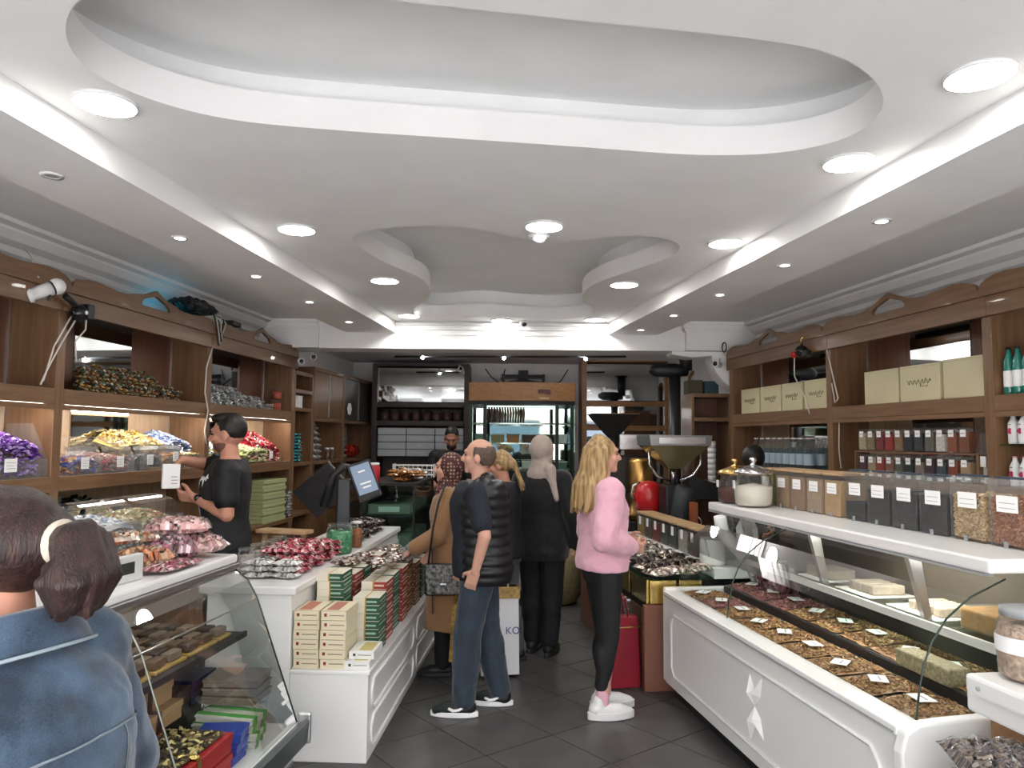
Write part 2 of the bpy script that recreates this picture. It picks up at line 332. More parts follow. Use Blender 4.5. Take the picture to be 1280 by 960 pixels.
# ================================================================ product helpers
mat('candy', (.5, .5, .5), .25, attr=True, coat=.4); mat('candy_matte', (.5, .5, .5), .55, attr=True)
mat('foil_mix', (.5, .5, .5), .28, metal=.55, attr=True)
def pal(*h): return [rgb(x) for x in h]
def heap(name, label, cat, loc, rz, dims, hfun, n, cs, palette, m='candy', group=None, edge=True, walls=False):
    lx, ly = dims; mb = MB()
    mb2 = 6; vs = [(-lx / 2 + lx * i / mb2, -ly / 2 + ly * j / mb2, max(.003, hfun(-.5 + i / mb2, -.5 + j / mb2) - cs * .5)) for j in range(mb2 + 1) for i in range(mb2 + 1)]
    mb.add(vs, [(j * 7 + i, j * 7 + i + 1, j * 7 + i + 8, j * 7 + i + 7) for j in range(6) for i in range(6)], palette[0])
    if walls: mb.box(-lx * .46, -ly * .46, .004, lx * .46, ly * .46, hfun(0, 0) - cs * .4, palette[0])
    for _ in range(n):
        u, v = random.uniform(-.44, .44), random.uniform(-.44, .44)
        if edge and (_ % 5 < 2 or walls): u, v = random.choice(((-.46, v * 1.04), (u, .46), (u, -.46), (-.46, v * 1.04))) if walls else random.choice(((.44, v), (u, .44), (u, -.44), (.44, v)))
        z = hfun(u, v) - random.uniform(0, cs * .4)
        if edge and (_ % 5 < 2 or walls): z *= random.random()
        m4 = Matrix.Translation((u * lx, v * ly, max(z, cs * .7))) @ Euler((random.uniform(-.6, .6), random.uniform(-.6, .6), random.uniform(0, 6.3))).to_matrix().to_4x4()
        c = random.choice(palette); k = random.uniform(.7, 1.2); c = tuple(min(1, a * k) for a in c)
        mb.add([m4 @ Vector(p) for p in ((-cs, 0, 0), (-cs * .45, -cs * .42, 0), (-cs * .45, cs * .42, 0), (cs * .45, -cs * .42, 0), (cs * .45, cs * .42, 0), (cs, 0, 0), (-cs * .4, 0, cs * .45), (cs * .4, 0, cs * .45))],
               [(0, 1, 6), (0, 6, 2), (1, 3, 7, 6), (2, 6, 7, 4), (3, 5, 7), (5, 4, 7)], c)
    o = ob(name, mb, m, None, loc, rz); return tag(o, label, cat, group, 'stuff')
def pillow_mesh(lx, ly, h, palette, n=(14, 10), noise=.15, flat=.6, seed=0):
    rnd = random.Random(seed); mb = MB(); nx, ny = n; top = []; vs = []
    for sgn in (1, -1):
        for j in range(ny + 1):
            for i in range(nx + 1):
                u, v = -1 + 2 * i / nx, -1 + 2 * j / ny
                e = max(0, (1 - abs(u) ** 3.2)) ** .5 * max(0, (1 - abs(v) ** 3.2)) ** .5
                nz = 1 + noise * rnd.uniform(-1, 1)
                z = h * (.5 + .5 * e * nz) if sgn > 0 else h * (.5 - .5 * e * flat)
                vs.append((u * lx / 2 * (1 + .03 * rnd.uniform(-1, 1)), v * ly / 2 * (1 + .03 * rnd.uniform(-1, 1)), max(0, z)))
    k = (nx + 1) * (ny + 1)
    for s in (0, 1):
        for j in range(ny):
            for i in range(nx):
                a = s * k + j * (nx + 1) + i; q = rnd.uniform(.75, 1.2); c = tuple(min(1, x * q) for x in rnd.choice(palette)); mb.add([vs[a], vs[a + 1], vs[a + nx + 2], vs[a + nx + 1]], [(0, 1, 2, 3)], c, True)
    me = mb.mesh('bag'); bm = bmesh.new(); bm.from_mesh(me); bmesh.ops.remove_doubles(bm, verts=bm.verts, dist=.0004); bm.to_mesh(me); bm.free(); return me
def card(label, loc, rz, w=.05, h=.05, tilt=0, group='white price cards'):
    o = thing('price_card', label, 'price card', loc, rz, group)
    a = link('sheet', CARD, 'paper', o); a.scale = (w / .05, 1, h / .05); a.rotation_euler.x = tilt
    b = link('print_line', CARDL, 'print_ink', o); b.scale = (w / .05, 1, h / .05); b.rotation_euler.x = tilt
    return o
CARD = MB().box(-.025, -.001, 0, .025, .001, .05).mesh('sheet'); _m = MB()
for i in range(3): _m.box(-.018, -.0016, .012 + i * .011, .018 - .006 * (i % 2), -.0011, .0136 + i * .011)
CARDL = _m.mesh('print')
# ================================================================ wall shelving
def profile(w):
    c = w / 2; P = [(0, 2.47), (0, 2.505), (.02, 2.54), (.06, 2.562), (.12, 2.575), (.20, 2.58), (.30, 2.572), (.42, 2.562), (.52, 2.566), (.60, 2.585), (c - .12, 2.605), (c, 2.65)]
    half = P + [(c, 2.612), (c - .14, 2.572), (c - .17, 2.545), (c - .165, 2.525), (c, 2.525), (c, 2.47)]
    return [half, [(w - y, z) for y, z in half]]
def unit(name, label, fr, sg, y0, y1, ang, last=False, glow=True, mirrors=(True, True)):
    # local x = 0 is the face; sg*x points to the wall
    t = thing(name, label, 'shelving', fr(0, y0), ang, 'carved wall shelving'); w = y1 - y0; D = .32
    def X(a, b): return (sg * a, sg * b) if sg > 0 else (sg * b, sg * a)
    def bx(nm, a, b, ya, yb, z0, z1, m, par=t, bev=.003): x0, x1 = X(a, b); return ob(nm, MB().box(x0, ya, z0, x1, yb, z1), m, par, bevel=bev)
    bx('side_panel', 0, D, -.035, .035, 0, 2.47, 'wood')
    if last: bx('side_panel', 0, D, w - .035, w + .035, 0, 2.47, 'wood')
    e = w - .036; a = .036
    bx('shelf', .0, D, a, e, 1.83, 1.92, 'wood_h'); bx('shelf', 0, D, a, e, 1.335, 1.42, 'wood_h'); bx('top_board', .03, D, a, e, 2.44, 2.465, 'wood_dark')
    f = bx('fascia', -.03, .0, -.035, w + (.035 if last else -.037), 2.36, 2.47, 'wood_h')
    x0, x1 = X(-.045, -.022); mb = MB()
    for h in profile(w): mb.prism(h, 'x', x0, x1)
    ob('carved_crest', mb, 'wood_h', t)
    c0, c1 = w * .30, w * .66
    for z0, z1, wm, mi in ((1.92, 2.44, 'wood_red', mirrors[0]), (1.42, 1.83, 'wood_light', mirrors[1])):
        if mi:
            bx('back_panel', D - .02, D, a, c0, z0, z1, wm); bx('back_panel', D - .02, D, c1, e, z0, z1, wm); bx('mirror', D - .025, D, c0 + .003, c1 - .003, z0, z1, 'mirror', bev=0)
        else: bx('back_panel', D - .02, D, a, e, z0, z1, wm)
        for yy in (.045, w - .05): bx('metal_strip', D - .03, D - .02, yy, yy + .008, z0, z1, 'chrome', bev=0)
    bx('back_panel', D - .02, D, a, e, .0, 1.335, 'wood_light')
    bx('counter_board', -.05, D - .02, a, e, .82, .86, 'wood_h')
    for q in range(2):
        d = bx('door', .0, .02, a + q * (e - a) / 2 + .004, a + (q + 1) * (e - a) / 2 - .004, .08, .81, 'wood'); bx('handle', -.02, -.002, a + (e - a) / 2 + (.03 if q else -.04), a + (e - a) / 2 + (.04 if q else -.03), .5, .64, 'chrome', d)
    bx('plinth', .03, .05, a, e, 0, .08, 'wood_dark')
    bx('valance', 0, .012, a, e, 1.80, 1.829, 'wood_h', bev=0)
    if glow: bx('light_strip', .02, .04, .1, w - .1, 1.822, 1.829, 'led_strip', bev=0)
    return t
UL = [unit('wall_shelf', 'carved brown shelving bay with purple and green sweets on the left wall', LF, -1, 2.6, 4.25, LA),
      unit('wall_shelf', 'carved brown shelving bay with golden sweets and acrylic bins on the left wall', LF, -1, 4.25, 5.93, LA),
      unit('wall_shelf', 'carved brown shelving bay with silver packs behind the shop assistant', LF, -1, 5.93, 7.64, LA, True)]
UR = [unit('wall_shelf', 'carved brown shelving bay with small cream cartons and water bottles', RF, 1, 5.74, 7.46, RA, True, False),
      unit('wall_shelf', 'carved brown shelving bay with spice jars and large cream cartons', RF, 1, 4.17, 5.74, RA, False, False),
      unit('wall_shelf', 'carved brown shelving bay with green and white bottles', RF, 1, 2.55, 4.17, RA, False, False, (False, False))]
# LED tubes hanging behind the right fascias
for y0, y1, nm in ((5.95, 6.6, 'above the small cream cartons'), (4.55, 5.35, 'above the large cream cartons')):
    t = thing('tube_lamp', 'slim white tube lamp under the cornice ' + nm, 'lamp', RF(.12, (y0 + y1) / 2, 2.40), RA)
    ob('housing', MB().box(-.02, -(y1 - y0) / 2, .0, .02, (y1 - y0) / 2, .035), 'black', t); ob('tube', MB().box(-.024, -(y1 - y0) / 2 + .02, .002, -.0205, (y1 - y0) / 2 - .02, .016), mid('tube_glow', 'ffffff', emit=(1, 1, 1), es=5), t)
# ---------------------------------------------------------------- left shelf goods
def foil_bar(seed, palette, L=.11, Wd=.045, H=.028): return pillow_mesh(L, Wd, H, palette, (8, 4), .35, .8, seed)
mixp = pal('b89a50', '6b4a2c', '8fa7ad', '7a2f22', 'd8d2bd', '3d6a48', 'c9b26a', '2f2a22', '9c4b3a'); silp = pal('e4e6e6', 'c3c6c8', 'f6f6f4', '9a9c9e', '6a6c6e', 'd8dada')
FB = [foil_bar(i, mixp) for i in range(6)]; FS = [foil_bar(20 + i, silp, .12, .05, .03) for i in range(4)]
for me in FB + FS: me.materials.append(M['foil_mix'])
cnt = 0
for row in range(8):
    for col in range(12):
        y = 4.62 + col * .095
        if row > 6 - max(0, (col - 6)) * .8 + random.uniform(-.6, .6): continue
        o = link('wrapped_bar', FB[(row * 5 + col * 3) % 6], None, None, LF(-.12 + random.uniform(-.015, .015), y, 1.9205 + row * .0262), LA + R(90) + random.uniform(-.15, .15))
        tag(o, 'wrapped sweet bar in the glittering mixed pile on the upper left shelf', 'sweet bar', 'mixed wrapped bars on the upper shelf'); cnt += 1
for row in range(6):
    for col in range(11):
        y = 6.22 + col * .115
        if row > 5.2 - max(0, (col - 3)) * .55 + random.uniform(-.4, .4): continue
        o = link('silver_pack', FS[(row * 3 + col) % 4], None, None, LF(-.12 + random.uniform(-.015, .015), y, 1.9205 + row * .0282), LA + R(90) + random.uniform(-.12, .12))
        tag(o, 'silver foil pack piled on the upper shelf behind the assistant', 'foil pack', 'silver foil packs on the upper shelf')
def jar(name, label, cat, loc, r, h, cm, lidm='white_plastic', lidh=.02, rz=0, fill=.9, group=None, body='jar_glass', parts=None):
    t = thing(name, label, cat, loc, rz, group); n = 18
    ob('jar_body', MB().lathe([(r * .94, 0), (r, h * .06), (r, h * .86), (r * .86, h * .96), (r * .86, h)], n), body, t)
    ob('contents', MB().lathe([(.001, .004), (r * .9, .004), (r * .95, h * .06), (r * .95, h * .86 * fill), (.001, h * .88 * fill)], n), cm, t)
    ob('lid', MB().lathe([(.001, h), (r * .9, h), (r * .92, h + lidh * .2), (r * .92, h + lidh * .85), (r * .85, h + lidh), (.001, h + lidh)], n), lidm, t)
    return t
mid('orange_red', 'b4472c', .5, var=.5, scale=60)
for i, z in enumerate((1.9205, 2.0355)): jar('jar', 'clear jar of orange red sweets, %s of the stack beside silver packs' % ('bottom' if not i else 'top'), 'jar', LF(-.12, 7.5, z), .05, .10, 'orange_red', 'jar_glass', .012)
def bowl(h): return lambda u, v: h * (1 - .6 * (2 * abs(v)) ** 2 - .25 * (u + .5))
# tier 2 heaps (front face towards the room = +x local)
def slope(h0, h1, side=0): return lambda u, v: (h0 + (h1 - h0) * (u + .5)) * (1 - abs(2 * v) ** 4 * .35) + side * v
def bin_box(label, y, w, h=.12, back=.22, hood=True):
    t = thing('acrylic_bin', label, 'sweet bin', LF(-.14, y, 1.4203), LA, 'acrylic bins on the left wall'); d = .26; g = .004
    ob('bin_floor', MB().box(-d / 2, -w / 2, 0, d / 2, w / 2, g), 'acrylic', t); ob('front_panel', MB().box(d / 2 - g, -w / 2, g, d / 2, w / 2, h), 'acrylic', t)
    for s in (-1, 1): ob('side_panel', MB().prism([(-d / 2, g), (d / 2 - g, g), (d / 2 - g, h), (d * .1, back), (-d / 2, back)], 'y', s * w / 2 - g / 2, s * w / 2 + g / 2), 'acrylic', t)
    if hood:
        pts = [(d / 2 * math.cos(a * PI / 16) * .9 - .01, back * .55 + .14 * math.sin(a * PI / 16)) for a in range(0, 9)]; mb = MB()
        for i in range(8): mb.add([(pts[i][0], -w / 2, pts[i][1]), (pts[i + 1][0], -w / 2, pts[i + 1][1]), (pts[i + 1][0], w / 2, pts[i + 1][1]), (pts[i][0], w / 2, pts[i][1])], [(0, 1, 2, 3)], None, True)
        ob('hood', mb, 'acrylic', t)
    return t
purple = pal('7d4fb0', '5a2d8a', 'b79bd8', '4a2470', '9a6cc8'); green = pal('8fae3e', 'b8c95a', '4f7a2a', 'd8d98a'); gold = pal('d8bd6a', 'e8d79a', 'b8923c', 'f0e6c0', 'a07c30')
bluew = pal('c8d4ee', '8aa4d8', 'f0f2f8', '5e78b8'); red = pal('9c1f2a', 'c8303a', 'e8c8c8', '6a1018', 'b02838'); yg = pal('b8c080', 'd8d8a8', '8a9a50', 'e8e4c8'); navy = pal('2a3f9a', '9c2430', '3a5ab0', 'd8b060'); redd = pal('8c2430', '6a2030', 'b84a50', 'd0c0b0'); dark = pal('3a3038', '584850', '807078'); oran = pal('c08848', 'd8a868', 'a86a30')
heap('sweets_heap', 'heap of purple wrapped sweets in a bin on the left wall', 'sweets', LF(-.145, 3.98, 1.4245), LA, (.24, .40), slope(.27, .19, -.02), 620, .022, purple)
heap('sweets_heap', 'heap of yellow green wrapped sweets beside the purple ones', 'sweets', LF(-.145, 3.5, 1.4245), LA, (.24, .40), slope(.26, .18, -.02), 560, .022, green)
bin_box('acrylic bin of purple wrapped sweets', 3.98, .44, .10, .3, False); bin_box('acrylic bin of yellow green wrapped sweets', 3.5, .44, .10, .3, False)
for i, (y, pl_, h0, h1, nm) in enumerate(((4.53, navy, .10, .09, 'blue and red'), (4.86, redd, .12, .09, 'dark red'), (5.19, dark, .14, .10, 'dark brown'), (5.50, oran, .14, .10, 'orange'), (5.76, gold, .13, .1, 'pale gold'))):
    heap('sweets_heap', 'heap of %s wrapped sweets behind a price card' % nm, 'sweets', LF(-.14, y, 1.4245), LA, (.245, .27), slope(h0, h1), 380, .02, pl_)
    bin_box('clear acrylic bin holding %s wrapped sweets' % nm, y, .30, .10, .16 if i < 3 else .12, i < 4)
heap('sweets_heap', 'tall heap of gold foil sweets spilling over the acrylic bins', 'sweets', LF(-.17, 5.22, 1.50), LA, (.20, .56), slope(.20, .11), 420, .022, gold)
heap('sweets_heap', 'heap of blue and white wrapped sweets beside the gold foil heap', 'sweets', LF(-.17, 5.68, 1.50), LA, (.20, .34), slope(.20, .12, -.05), 260, .022, bluew)
heap('sweets_heap', 'heap of red and white wrapped sweets behind the assistant', 'sweets', LF(-.16, 7.18, 1.4245), LA, (.22, .62), slope(.30, .16, -.05), 420, .024, red)
heap('sweets_heap', 'heap of yellow green toffees before the red sweets heap', 'sweets', LF(-.10, 6.85, 1.4245), LA, (.2, .5), slope(.17, .12), 300, .022, yg)
heap('sweets_heap', 'heap of white and green toffees at the post of the gold sweets bay', 'sweets', LF(-.12, 6.25, 1.4245), LA, (.2, .5), slope(.2, .12), 300, .022, yg + bluew)
for y, z, nm in ((3.42, 1.47, 'yellow green'), (3.92, 1.46, 'purple'), (4.50, 1.455, 'blue and red'), (4.84, 1.455, 'dark red'), (5.17, 1.46, 'dark brown'), (5.49, 1.475, 'orange')):
    card('white price card before the %s sweets bin' % nm, LF(.0, y, z), LA + R(90), .085 if nm == 'purple' else .07, .07)
card('white price card before the red and white sweets heap', LF(.0, 7.15, 1.455), LA + R(90), .07, .07)
# clutter below, on the counter board of the bays
heap('sweets_heap', 'low heap of dark wrapped sweets under the left shelf', 'sweets', LF(-.12, 4.75, .8605), LA, (.3, .6), slope(.42, .3), 260, .03, pal('20221f', '2c302c', '4a4e48', '8a9088'))
t = thing('carton_stack', 'stack of pale green sweet cartons behind the assistant', 'carton', LF(-.10, 7.2, .8605), LA)
for i in range(11): ob('carton', MB().box(-.13, -.26, i * .036, .13 - .01 * (i % 2), .26, i * .036 + .033), mid('pale_green', 'a8ae80', .6), t)
for i in range(9):
    o = link('silver_pack', FS[i % 4], None, None, LF(.0, 7.60, .8605 + i * .0282), LA + R(80 + 20 * random.random())); tag(o, 'silver foil pack stacked on the counter at the end post', 'foil pack', 'silver foil packs at the end post')
# ---------------------------------------------------------------- left wall beyond the carved bays
t = thing('narrow_shelf', 'narrow open wooden shelf between carved shelving and cupboards', 'shelving', LF(0, 7.68), LA)
for y in (0.0, .49): ob('side_panel', MB().box(-.32, y, 0, 0, y + .03, 2.34), 'wood', t, bevel=.003)
for z in (.84, 1.36, 1.93, 2.12, 2.31): ob('shelf', MB().box(-.32, .031, z, 0, .489, z + .04), 'wood_h', t, bevel=.003)
ob('back_panel', MB().box(-.32, .031, 0, -.305, .489, 2.31), 'wood_red', t)
for i in range(3):
    o = tag(ob('white_packet', MB().cbox((0, 0, .065), (.12, .05, .13)), 'paper', None, LF(-.1, 7.80 + i * .09, 1.9705), LA + .2 * i, .004), 'white paper packet on the narrow shelf', 'packet', 'white packets on the narrow shelf')
tq = pillow_mesh(.16, .10, .034, pal('2f97a8', '3fb4c2', '1f7080', '58c8d0'), (8, 5), .3, .8, 3); tq.materials.append(M['candy'])
for i in range(9): tag(link('turquoise_pack', tq, None, None, LF(-.08, 7.86, 1.4005 + i * .0335), LA + random.uniform(-.2, .2)), 'turquoise packet stacked on the narrow shelf', 'packet', 'turquoise packets on the narrow shelf')
for i in range(8): tag(link('red_pack', FB[i % 6], None, None, LF(-.1, 8.03, 1.4005 + i * .026), LA + random.uniform(-.2, .2)), 'small red and orange pack beside the turquoise packets', 'packet', 'small packs beside the turquoise packets')
def cupboard(label, y0, y1, doorm, toph):
    t = thing('wall_cupboard', label, 'cupboard', LF(0, y0), LA); w = y1 - y0
    for y in (.0, w - .03): ob('side_panel', MB().box(-.36, y, 0, 0, y + .03, toph), 'wood', t, bevel=.003)
    for z, d in ((.84, .0), (1.36, .0), (1.84, .0), (toph - .04, 0)): ob('shelf', MB().box(-.36, .031, z, d, w - .031, z + .04), 'wood_h', t, bevel=.003)
    ob('back_panel', MB().box(-.36, .031, 0, -.345, w - .031, toph - .04), 'wood_dark', t)
    for q in range(2):
        h = (w - .062) / 2; d = ob('door', MB().box(-.03, .033 + q * h, 1.885, -.005, .031 + q * h + h - .003, toph - .045), doorm, t, bevel=.002); ob('edge_strip', MB().box(-.004, .033 + q * h + (h - .014 if not q else 0), 1.89, .002, .033 + q * h + (h - .006 if not q else .008), toph - .05), 'steel', d)
        ob('lower_door', MB().box(-.03, .033 + q * h, .05, -.005, .031 + q * h + h - .003, .83), doorm, t, bevel=.002)
    return t
cupboard('brown cupboard with two doors above stacked bags on the left wall', 8.22, 9.24, 'wood', 2.44)
cupboard('dark cupboard with two doors in the rear left corner', 9.26, 10.45, 'wood_dark', 2.44)
gb = pillow_mesh(.28, .2, .07, pal('9a9a96', 'b8b8b4', '808080', 'c8c8c4'), (8, 6), .3, .8, 5); gb.materials.append(M['candy_matte'])
for i in range(6): tag(link('grey_bag', gb, None, None, LF(-.16 + random.uniform(-.02, .02), 8.55 + random.uniform(-.03, .03), 1.4005 + i * .0665), LA + R(90) + random.uniform(-.2, .2)), 'grey white plastic bag stacked in the brown cupboard', 'bag', 'grey bags in the brown cupboard')
for i in range(4): jar('bottle', 'small brown glass bottle standing in the brown cupboard', 'bottle', LF(-.06 - .03 * (i % 2), 8.85 + i * .08, 1.4005), .028, .12, mid('brown_liquid', '6a4418', .3), 'white_plastic', .02, group='small bottles in the brown cupboard')
for i in range(4): tag(link('grey_bag', gb, None, None, LF(-.16, 9.5, 1.4005 + i * .0665), LA + R(90) + random.uniform(-.2, .2)), 'grey white plastic bag stacked in the dark cupboard', 'bag', 'grey bags in the dark cupboard')
tag(link('red_bag', pillow_mesh(.16, .30, .17, pal('a02a22', 'c0392b', '8a1f1a'), (8, 6), .15, .9, 8), 'candy', None, LF(-.12, 9.95, 1.4005), LA), 'red plump bag on the dark cupboard shelf', 'bag')
t = thing('flower_ornament', 'white flower shaped ornament on the dark cupboard door', 'ornament', LF(.0, 9.42, 2.02), LA)
for i in range(6): ob('petal', MB().ball((.014, .045 * math.cos(i * PI / 3), .045 * math.sin(i * PI / 3)), (.012, .035, .035)), 'white_plastic', t)
ob('centre', MB().ball((.02, 0, 0), (.014, .022, .022)), 'paper', t)
# ================================================================ right shelf goods
mat('carton_cream', rgb('cfc6a2'), .45, var=.05, scale=3)
def carton(label, y0, y1, h, d=.2, mark=True, x=.03, group='cream cartons'):
    w = y1 - y0; t = thing('gift_carton', label, 'carton', RF(x, (y0 + y1) / 2, 1.9205), RA, group)
    ob('box', MB().box(0, -w / 2, 0, d, w / 2, h), 'carton_cream', t, bevel=.004)
    ob('lid_seam', MB().box(-.001, -w / 2 + .004, h * .93, .0, w / 2 - .004, h * .935), mid('seam', '9a9170'), t)
    if mark:
        mb = MB(); pts = [(-.0012, .06 * math.sin(i * .55) * (1 - .03 * i), h * .5 + .018 * math.sin(i * 1.9) + .002 * i) for i in range(14)]
        mb.tube([(-.0012, -.30 * w + i * .6 * w / 23, h * .52 + .016 * math.sin(i * 1.7) * (1 if i % 5 else 1.7)) for i in range(24)], .0022, 4)
        mb.tube([(-.0012, -.22 * w + i * .22 * w / 9, h * .40 + .006 * math.sin(i * 2.1)) for i in range(10)], .0016, 4)
        ob('script_logo', mb, mid('logo_ink', '6b6450', .6), t)
    return t
od4 = ('first', 'second', 'third', 'fourth')
for i, (a, b) in enumerate(((6.94, 7.33), (6.55, 6.93), (6.19, 6.54), (5.80, 6.17))):
    carton('small cream carton with a script mark, %s from the rear post' % od4[i], a + .01, b - .01, .235, .18, True, .04, 'small cream cartons')
carton('large cream carton with its glossy lid, leaning at the rear post side', 5.0, 5.37, .235, .2, False, .05, 'large cream cartons')
carton('large cream carton with a script mark between two plain ones', 4.60, 4.97, .235, .2, True, .04, 'large cream cartons')
carton('large glossy cream carton beside the bay of green bottles', 4.23, 4.57, .24, .2, False, .04, 'large cream cartons')
# spice jars: two rows on a small rack
t = thing('spice_rack', 'thin wooden rack board between two rows of spice jars', 'rack', RF(.03, 4.90, 1.4203), RA)
ob('board', MB().box(.0, -.60, .165, .10, .58, .175), 'wood_h', t)
for y in (-.60, .565): ob('upright', MB().box(.0, y, 0, .1, y + .015, .165), 'wood', t)
SP1 = ['b0a080', '8a7a58', '7a2028', '9c2420', '8a6a4a', '1c1e28', '2c2e34', '6a665e', 'd0ccc0', '8a4a28', '7a4020']; SP2 = ['4a1c30', 'b09a78', 'a03420', '8a5a48', '5a5c48', '1a2024', '8a7668', '3a2230', '3c4a50', '8c3c24', 'b0906a']
nmc = {'b0a080': 'sand', '8a7a58': 'olive', '7a2028': 'dark red', '9c2420': 'bright red', '8a6a4a': 'tan', '1c1e28': 'black', '2c2e34': 'charcoal', '6a665e': 'grey brown', 'd0ccc0': 'white', '8a4a28': 'rust', '7a4020': 'brown', '4a1c30': 'purple', 'b09a78': 'beige', 'a03420': 'orange red', '8a5a48': 'rosy brown', '5a5c48': 'moss green', '1a2024': 'jet black', '8a7668': 'taupe', '3a2230': 'plum', '3c4a50': 'slate', '8c3c24': 'brick red', 'b0906a': 'caramel'}
for r, (z, L) in enumerate(((1.5985, SP1), (1.4205, SP2))):
    for i, c in enumerate(L):
        y = 5.40 - i * .098; t = thing('spice_jar', 'square clear jar of %s spice on the %s row' % (nmc[c], ('upper', 'lower')[r]), 'spice jar', RF(.08, y, z), RA, 'spice jars in two rows'); h = .15
        ob('jar_body', MB().box(-.042, -.042, 0, .042, .042, h), 'jar_glass', t, bevel=.006); ob('contents', MB().box(-.037, -.037, .004, .037, .037, h * random.uniform(.72, .9)), mid('spice_' + c, c, .8, var=.25, scale=90, bump=.3, bscale=120), t)
        lb = ob('price_label', MB().box(-.046, -.022, h * .62, -.0425, .02, h * .9), 'paper', t); ob('print_line', MB().box(-.0468, -.016, h * .74, -.0462, .014, h * .77), 'print_ink', lb)
for i in range(3):
    tag(ob('metal_ball', MB().ball((0, 0, .022), (.03, .03, .022), 14, 9), 'steel', None, RF(.02, 4.50 - i * .07, 1.4205)), 'small round steel tin before the caramel spice jar', 'tin', 'small steel tins')
t = thing('paper_bag', 'tall clear plastic bag with a white card at the end of the spice row', 'bag', RF(.10, 4.29, 1.4205), RA)
ob('bag_body', MB().prism([(-.05, 0), (.05, 0), (.055, .2), (.035, .29), (-.03, .29), (-.055, .2)], 'y', -.04, .04), 'plastic_wrap', t); ob('contents', MB().box(-.04, -.035, .004, .04, .035, .15), mid('pale_powder', 'c8c0b0', .8), t); ob('label_card', MB().box(-.058, -.03, .1, -.055, .03, .16), 'paper', t)
# water bottles in a shrink-wrapped pack
def bottle(name, label, loc, r, h, body, liquid, cap, group, rz=0, labelm=None, art=None):
    t = thing(name, label, 'bottle', loc, rz, group)
    ob('bottle_body', MB().lathe([(r * .9, 0), (r, .012), (r, h * .35), (r * .93, h * .42), (r, h * .5), (r, h * .66), (r * .45, h * .86), (r * .38, h * .95)], 14), body, t)
    if liquid: ob('liquid', MB().lathe([(.001, .004), (r * .86, .004), (r * .94, .014), (r * .94, h * .35), (r * .88, h * .42), (r * .94, h * .5), (r * .94, h * .64), (.001, h * .68)], 14), liquid, t)
    if labelm: ob('label_band', MB().lathe([(r * 1.01, h * .16), (r * 1.02, h * .18), (r * 1.02, h * .48), (r * 1.01, h * .5)], 14, cap=False), labelm, t)
    ob('cap', MB().lathe([(.001, h * .95), (r * .44, h * .95), (r * .44, h), (.001, h)], 12), cap, t)
    if art: art(t, r, h)
    return t
glassmat('water', (.80, .90, .93), .2, .02, .05, (.6, .75, .8)); mid('blue_label', 'a4b8c6', .4); mid('teal_bottle', '1f7a6c', .15, coat=.5)
k = 0
for r_ in range(2):
    for i in range(9):
        y = 7.12 - i * .115; bottle('water_bottle', 'clear plastic water bottle with blue label in the shelf pack', RF(.09 + r_ * .11, y, 1.4205), .042, .27, 'jar_glass', 'water', 'white_plastic', 'water bottles on the right shelf', 0, 'blue_label')
tag(ob('green_glow_box', MB().box(-.03, -.07, 0, .03, .07, .10), mid('green_plastic', '1f7a4a', .3), None, RF(.2, 5.95, 1.4205), RA, .004), 'small green plastic box beside the water bottles', 'box')  # evenly coloured green plastic
t = thing('white_stick', 'tall white roll of cups standing at the end panel of the right shelf', 'cup roll', RF(-.14, 7.62, 1.20), RA)
for i in range(8): ob('cup', MB().lathe([(.036, i * .055), (.042, i * .055 + .054)], 16), 'white_plastic', t)
ob('lid', MB().lathe([(.001, .44), (.04, .44), (.04, .455), (.001, .455)], 16), 'white_plastic', t)
# bay with bottles at the frame edge
for i in range(6):
    y = 4.09 - i * .062
    bottle('green_bottle', 'slim dark green bottle with white label and long neck', RF(.06, y, 1.9205), .028, .26, 'teal_bottle', None, 'black', 'green bottles on the upper right shelf', RA, 'paper')
def rose(t, r, h):
    mb = MB(); [mb.ball((-r * 1.0, .006 * math.cos(a), h * .42 + .008 * math.sin(a)), (.003, .01, .01), 8, 6) for a in (0, 2.1, 4.2)]; ob('rose_print', mb, mid('rose_red', 'b02a50', .5), t); ob('brand_print', MB().box(-r * 1.02, -.012, h * .62, -r * .98, .012, h * .655), 'print_ink', t)
t = thing('glass_shelf', 'small glass shelf carrying white bottles beside the post', 'shelf', RF(.02, 3.35, 1.640), RA); ob('pane', MB().box(0, -.78, 0, .26, .78, .012), 'green_glass', t)
for y in (-.6, .0, .6): ob('bracket', MB().box(.18, y, -.03, .28, y + .02, -.001), 'black', t)
for r_, (z, capm) in enumerate(((1.6525, 'print_ink'), (1.4205, mid('pink_cap', 'd88aa0', .4)))):
    for i in range(6):
        bottle('white_bottle', 'white plastic bottle with rose print and %s cap' % ('dark', 'pink')[r_], RF(.06, 4.075 - i * .066, z), .028, .165, mid('bottle_white', 'd8d8d8', .35), None, capm, 'white rose bottles, %s row' % ('upper', 'lower')[r_], RA, None, rose)
